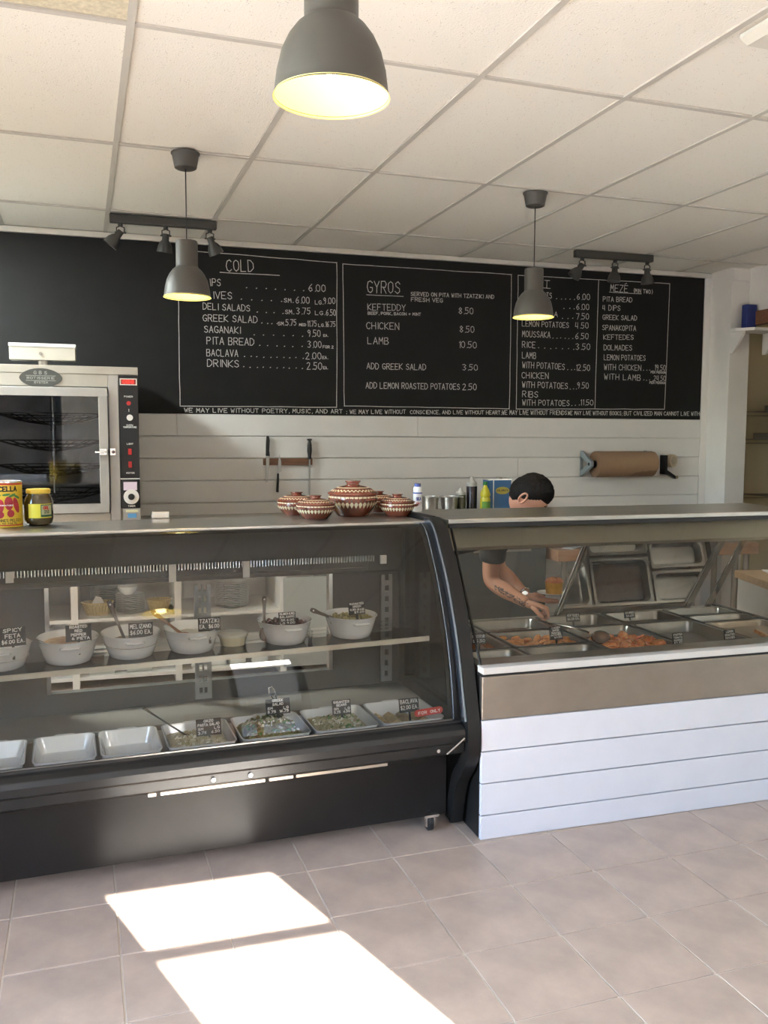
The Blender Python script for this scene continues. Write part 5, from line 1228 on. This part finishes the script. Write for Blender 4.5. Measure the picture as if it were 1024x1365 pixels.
# ================================================================ THE SERVER BEHIND THE HOT COUNTER
SKIN = mat('skin', (.60, .30, .20), .5, noise=.10, nscale=12, bump=.08, bscale=120)
HAIR = mat('dark_hair', (.012, .009, .008), .75, noise=.6, nscale=60, bump=.9, bscale=160, stretch=(1, 1, .4), spec=.2)
SHIRT = mat('charcoal_shirt', (.040, .040, .042), .85, noise=.2, nscale=10, bump=.3, bscale=25)
TROU = mat('dark_trousers', (.025, .025, .03), .9)
TAT = mat('tattoo_ink', (.12, .085, .08), .6)
def skin_mesh(chains, root, sub=2):
    # chains: list of [(pos, radius), ...]; chain starts may reuse an earlier vertex by exact position
    vs, es, rs = [], [], []
    def vid(p, r):
        for i, q in enumerate(vs):
            if (Vector(q)-Vector(p)).length < 1e-5: return i
        vs.append(tuple(p)); rs.append(r); return len(vs)-1
    for ch in chains:
        prev = None
        for p, r in ch:
            i = vid(p, r)
            if prev is not None: es.append((prev, i))
            prev = i
    me = bpy.data.meshes.new('tmp'); me.from_pydata(vs, es, [])
    o = bpy.data.objects.new('tmp', me); COL.objects.link(o)
    md = o.modifiers.new('s', 'SKIN'); md.use_smooth_shade = True; md.branch_smoothing = .6
    for i, r in enumerate(rs):
        d = me.skin_vertices[0].data[i]; rr = r if isinstance(r, tuple) else (r, r); d.radius = rr; d.use_root = (Vector(vs[i])-Vector(root)).length < 1e-5
    if sub: sb = o.modifiers.new('u', 'SUBSURF'); sb.levels = sub; sb.render_levels = sub
    dg = bpy.context.evaluated_depsgraph_get(); dg.update(); ev = o.evaluated_get(dg)
    m2 = bpy.data.meshes.new_from_object(ev); bpy.data.objects.remove(o); bpy.data.meshes.remove(me)
    return m2
PX, PY = 1.47, 4.36
person = thing('person', 'man with dark hair and charcoal T-shirt bent over the hot counter, one forearm tattooed', 'person', (PX, PY, 0))
O = Vector((PX, PY, 0))
V = lambda x, y, z: tuple(Vector((x, y, z))-O)
pel = V(1.50, 4.36, .93); sp1 = V(1.58, 4.32, .975); sp2 = V(1.70, 4.24, .995); che = V(1.82, 4.18, 1.005); nk = V(1.93, 4.15, 1.055); nk2 = V(1.985, 4.135, 1.105)
shR = V(1.80, 4.00, 1.00); shL = V(1.95, 4.31, 1.00)
elR = V(1.785, 4.01, .785); wrR = V(1.905, 3.825, .700); pmR = V(1.955, 3.765, .706)
elL = V(1.94, 4.27, .82); wrL = V(2.005, 4.035, .697); pmL = V(2.035, 4.00, .722)
def mid(a, b, t): return tuple(Vector(a).lerp(Vector(b), t))
hipR = V(1.47, 4.26, .90); hipL = V(1.49, 4.47, .90); knR = V(1.50, 4.24, .50); knL = V(1.54, 4.50, .50); anR = V(1.46, 4.24, .09); anL = V(1.50, 4.52, .09)
toR = V(1.60, 4.20, .045); toL = V(1.66, 4.54, .045)
ch = [[(pel, (.14, .11)), (sp1, (.135, .105)), (sp2, (.14, .11)), (che, (.14, .11)), (nk, .062), (nk2, .058)],
      [(che, 0), (shR, .062), (mid(shR, elR, .5), .053), (elR, .043), (mid(elR, wrR, .35), .045), (mid(elR, wrR, .75), .032), (wrR, .027)],
      [(che, 0), (shL, .062), (mid(shL, elL, .5), .052), (elL, .042), (mid(elL, wrL, .35), .043), (mid(elL, wrL, .75), .031), (wrL, .026)],
      [(pel, 0), (hipR, .095), (knR, .062), (anR, .042), (toR, .035)], [(pel, 0), (hipL, .095), (knL, .062), (anL, .042), (toL, .035)]]
bm = bmesh.new()
def join(me, M=None, mi=0):
    n0 = len(bm.faces); bm.from_mesh(me); bm.faces.ensure_lookup_table()
    if M is not None:
        pass
    for f in bm.faces[n0:]: f.material_index = mi; f.smooth = True
join(skin_mesh(ch, pel))
# hands: palm block plus five skinned fingers
def hand(wr, fwd, up, side, curl, grip, sc=1.0):
    # fwd: towards fingers; up: back of hand; side: towards the thumb
    f, u, s = Vector(fwd).normalized(), Vector(up).normalized(), Vector(side).normalized(); w = Vector(wr)
    P = lambda a, b, c: tuple(w+(f*a+s*b+u*c)*sc)
    k = P(.02, 0, 0); kn = [P(.085, .030, .004), P(.090, .010, .007), P(.086, -.011, .005), P(.078, -.030, 0)]; chs = [[(P(-.02, 0, 0), .024), (k, (.034, .021))]]
    lens = [(.040, .024, .020), (.044, .028, .021), (.041, .026, .020), (.032, .020, .018)]
    m = [[(k, (.032, .018)), (P(.055, 0, .003), (.038, .016)), (P(.080, 0, .004), (.038, .012))]]
    join(skin_mesh([chs[0]+m[0][1:]], P(-.02, 0, 0)))
    for i in range(4):
        a = 0; p = Vector(kn[i]); base = Vector(P(.055, [.026, .009, -.009, -.026][i], .002)); c = [(tuple(base), .010), (tuple(p), .0105)]
        for j, L in enumerate(lens[i]):
            a += curl[i][j]; d = f*math.cos(a)-u*math.sin(a)+s*([.10, .02, -.05, -.12][i]); d.normalize(); p = p+d*L*sc; c.append((tuple(p), [.0095, .0088, .0075][j]))
        join(skin_mesh([c], tuple(base), 2))
    c = [(P(.015, .020, -.004), .012), (P(.035, .040, -.010), .0125)]; p = Vector(c[-1][0])
    for j, L in enumerate((.032, .026)):
        d = f*grip[j][0]+s*grip[j][1]+u*grip[j][2]; d.normalize(); p = p+d*L*sc; c.append((tuple(p), [.0105, .0085][j]))
    join(skin_mesh([c], c[0][0], 2))
fR = Vector(pmR)-Vector(wrR)
hand(wrR, (.84, -.44, -.20), (.20, -.08, .97), (-.35, -.90, -.05), [(1.0, 1.25, .8), (1.1, 1.3, .8), (1.15, 1.35, .8), (1.2, 1.35, .8)], [(.75, .15, -.6), (.8, -.35, -.45)], .98)
hand(wrL, (.76, -.62, -.12), (-.10, .06, -.99), (.60, .75, .0), [(.02, .08, .1), (.02, .1, .1), (.02, .1, .1), (.05, .12, .1)], [(.8, .35, .15), (.9, .25, .1)], .92)
# head
hc = Vector(V(2.040, 4.11, 1.195))
fd = Vector((.62, -.42, -.68)).normalized(); left = Vector((0, 0, 1)).cross(fd).normalized(); upv = fd.cross(left).normalized()
def headpt(p):
    x, y, z = p      # x forward, y left, z up of the unit sphere
    X_ = x*.098; Y_ = y*.076; Z_ = z*.112
    if z < 0: Y_ *= 1-.28*(-z)**1.3; X_ *= 1-.10*(-z)
    if x < 0: X_ *= 1.02; Z_ -= -.0
    if x > 0:
        if z < .1: X_ *= 1-.04*abs(y)
        e = math.exp(-((y/.16)**2+((z+.12)/.16)**2)); X_ += .022*e                 # nose
        e = math.exp(-((abs(y)-.33)**2/.02+((z-.08)**2)/.012)); X_ -= .010*e          # eye sockets
        e = math.exp(-((y/.45)**2+((z-.26)/.10)**2)); X_ += .006*e                   # brow
        e = math.exp(-((y/.25)**2+((z+.50)/.07)**2)); X_ += .005*e                   # lips
        e = math.exp(-((y/.3)**2+((z+.82)/.14)**2)); X_ += .014*e                    # chin
    return hc+fd*X_+left*Y_+upv*Z_
m = MB(); vs = []; fs = []; n, mm = 48, 36
for i in range(mm+1):
    ph = math.pi*i/mm
    for k in range(n): a = 2*math.pi*k/n; vs.append(tuple(headpt((math.sin(ph)*math.cos(a), math.sin(ph)*math.sin(a), math.cos(ph)))))
for i in range(mm):
    for k in range(n): fs.append((i*n+k, (i+1)*n+k, (i+1)*n+(k+1) % n, i*n+(k+1) % n))
tm_ = bpy.data.meshes.new('t'); tm_.from_pydata(vs, [], fs); join(tm_)
def headring(sg):
    c = hc+left*sg*.076+upv*(-.010)+fd*(-.012); out = []
    mb = MB(); pts = []
    for k in range(14):
        a = 2*math.pi*k/14; pts.append(c+left*sg*(.006+.006*math.sin(a))+fd*(-.016*math.cos(a)-.004)+upv*(.030*math.sin(a)))
    mb.tube(pts, .0055, 8, closed=True); mb.add([tuple(c+left*sg*.004)]+[tuple(p-left*sg*.002) for p in pts], [(0, 1+k, 1+(k+1) % 14) for k in range(14)])
    me = bpy.data.meshes.new('e'); me.from_pydata(mb.v, [], mb.f); join(me)
headring(1); headring(-1)
bmesh.ops.recalc_face_normals(bm, faces=bm.faces)
bme = bpy.data.meshes.new('body'); bm.to_mesh(bme); bm.free(); bme.materials.append(SKIN)
body = bpy.data.objects.new('body', bme); COL.objects.link(body); body.parent = person
for sg in (1, -1):
    e = MB(); c = hc+fd*.083+left*sg*.028+upv*.010; e.sphere(tuple(c), .0115, 12, 8); e.build('eye', mat('eye_white', (.7, .68, .65), .2), person, smooth=True)
    e = MB(); c2 = hc+fd*.093+left*sg*.028+upv*.030; e.tube([tuple(c2+left*.014-upv*.003), tuple(c2+fd*.002), tuple(c2-left*.014-upv*.003)], .0035, 6); e.build('eyebrow', HAIR, person)
# hair cap
vs = []; fs = []; keep = []
rnd = random.Random(5)
for i in range(mm+1):
    ph = math.pi*i/mm
    for k in range(n):
        a = 2*math.pi*k/n; x, y, z = math.sin(ph)*math.cos(a), math.sin(ph)*math.sin(a), math.cos(ph)
        p = headpt((x, y, z)); nrm = (fd*x+left*y+upv*z).normalized()
        lim = .42 if x > .6 else (.42-(.6-x)*.85)     # hairline falls towards the nape
        lim = max(lim, -.55); th = (.011+.010*max(0, z))*min(1, max(0, (z-lim)/.35))+.004*math.sin(a*9+ph*7)*max(0, z-lim)+rnd.uniform(-.0022, .0022)*(z > lim+.1)+.014*max(0, z)*max(0, x)
        vs.append(tuple(p+nrm*(th+.0015 if z > lim else -.006)))
for i in range(mm):
    for k in range(n): fs.append((i*n+k, (i+1)*n+k, (i+1)*n+(k+1) % n, i*n+(k+1) % n))
MB().add(vs, fs).build('hair', HAIR, person, smooth=True)
# shirt
sh = [[(mid(pel, sp1, .1), (.165, .135)), (sp1, (.158, .128)), (sp2, (.160, .130)), (che, (.158, .128)), (mid(che, nk, .75), .078)],
      [(che, 0), (shR, .080), (mid(shR, elR, .35), .074), (mid(shR, elR, .60), .073)], [(che, 0), (shL, .080), (mid(shL, elL, .40), .072), (mid(shL, elL, .62), .071)]]
me = skin_mesh(sh, sh[0][0][0]); me.materials.clear(); me.materials.append(SHIRT)
so = bpy.data.objects.new('tshirt', me); COL.objects.link(so); so.parent = person
# apron-like front drop and trousers
tr = [[(pel, (.160, .130)), (mid(pel, hipR, .8), .110), (mid(hipR, knR, .5), .085), (knR, .075), (mid(knR, anR, .6), .062), (mid(anR, knR, .04), .058)], [(pel, 0), (mid(pel, hipL, .8), .110), (mid(hipL, knL, .5), .085), (knL, .075), (mid(knL, anL, .6), .062), (mid(anL, knL, .04), .058)]]
me = skin_mesh(tr, pel); me.materials.clear(); me.materials.append(TROU)
to_ = bpy.data.objects.new('trousers', me); COL.objects.link(to_); to_.parent = person
for a, b in ((anR, toR), (anL, toL)):
    me = skin_mesh([[(tuple(Vector(a)+Vector((-.05, 0, -.045))), (.045, .042)), (tuple(Vector(a)+Vector((.03, 0, -.045))), (.045, .045)), (tuple(Vector(b)+Vector((.03, 0, -.002))), (.042, .036)), (tuple(Vector(b)+Vector((.09, 0, -.008))), (.034, .030))]], tuple(Vector(a)+Vector((-.05, 0, -.045)))); me.materials.clear(); me.materials.append(BLACKP)
    o = bpy.data.objects.new('shoe', me); COL.objects.link(o); o.parent = person
# tattoo: raised ink flecks on the right forearm
body_dg = bpy.context.evaluated_depsgraph_get(); body_dg.update()
from mathutils.bvhtree import BVHTree
bt = BVHTree.FromPolygons([v.co for v in bme.vertices], [tuple(p.vertices) for p in bme.polygons])
tt = MB(); A_, B_ = Vector(elR), Vector(wrR); dirv = (B_-A_).normalized(); camd = Vector((-.30, -.93, .12)).normalized(); sd_ = dirv.cross(camd).normalized()
for k in range(230):
    u = random.uniform(.12, .98); w = random.uniform(-1, 1); c = A_.lerp(B_, u)+sd_*(w*.011+.010*math.copysign(1, sd_.z)*-1)+camd*.08
    if random.random() > .95-abs(math.sin(u*22))*.45: continue
    hit = bt.ray_cast(c, -camd, .12)
    if hit[0] is None: continue
    p, nr = hit[0]+hit[1]*.0008, hit[1]; a = dirv*random.uniform(.002, .006); b = nr.cross(dirv).normalized()*random.uniform(.0010, .0024); ro = random.uniform(-.9, .9); a2 = a*math.cos(ro)+b*3*math.sin(ro)
    tt.add([tuple(p-a2-b), tuple(p+a2-b), tuple(p+a2+b), tuple(p-a2+b)], [(0, 1, 2, 3)])
tt.build('tattoo', TAT, person)
# watch on the left wrist
wd = (Vector(wrL)-Vector(elL)).normalized(); wc = Vector(elL).lerp(Vector(wrL), .90); u1 = wd.orthogonal().normalized(); u2 = wd.cross(u1)
pts = [tuple(wc+(u1*math.cos(2*math.pi*k/24)+u2*math.sin(2*math.pi*k/24))*.0295) for k in range(24)]
wa = MB().tube(pts, .005, 8, closed=True).build('watch_band', CHROME, person, smooth=True)
wf_ = Vector((-.35, -.93, .1)).normalized(); MB().tube([tuple(wc+wf_*.028), tuple(wc+wf_*.038)], .015, 20).build('watch_face', CHROME, person, smooth=True)
# the plate of moussaka he holds
pc = (2.105, 3.955, .7135)
o = MB().lathe([(0, .0), (.045, 0), (.050, .002), (.078, .010), (.079, .012), (.0775, .013), (.048, .006), (0, .005)], n=40).build('saucer', CERAM, None, smooth=True, loc=pc, rot=(0, R(2), 0)); tag(o, 'white saucer held in the left hand above the hot counter', 'plate')
t = thing('moussaka_portion', 'tall round yellow portion with a red-brown crust on the held saucer', 'food', (pc[0]+.008, pc[1], pc[2]+.0065))
MB().lathe([(0, 0), (.040, 0), (.041, .01), (.046, .058), (.043, .060)], n=32).build('custard_side', mat('moussaka_yellow', (.85, .44, .06), .4, noise=.25, nscale=30, bump=.3), t, smooth=True)
MB().lathe([(.045, .056), (.046, .062), (.040, .072), (.022, .079), (0, .080)], n=28, fn=lambda p, a: (p[0], p[1], p[2]+.004*math.sin(5*a+p[0]*90))).build('browned_crust', mat('moussaka_crust', (.66, .18, .07), .4, col2=(.78, .38, .16), nscale=60, bump=.8), t, smooth=True)
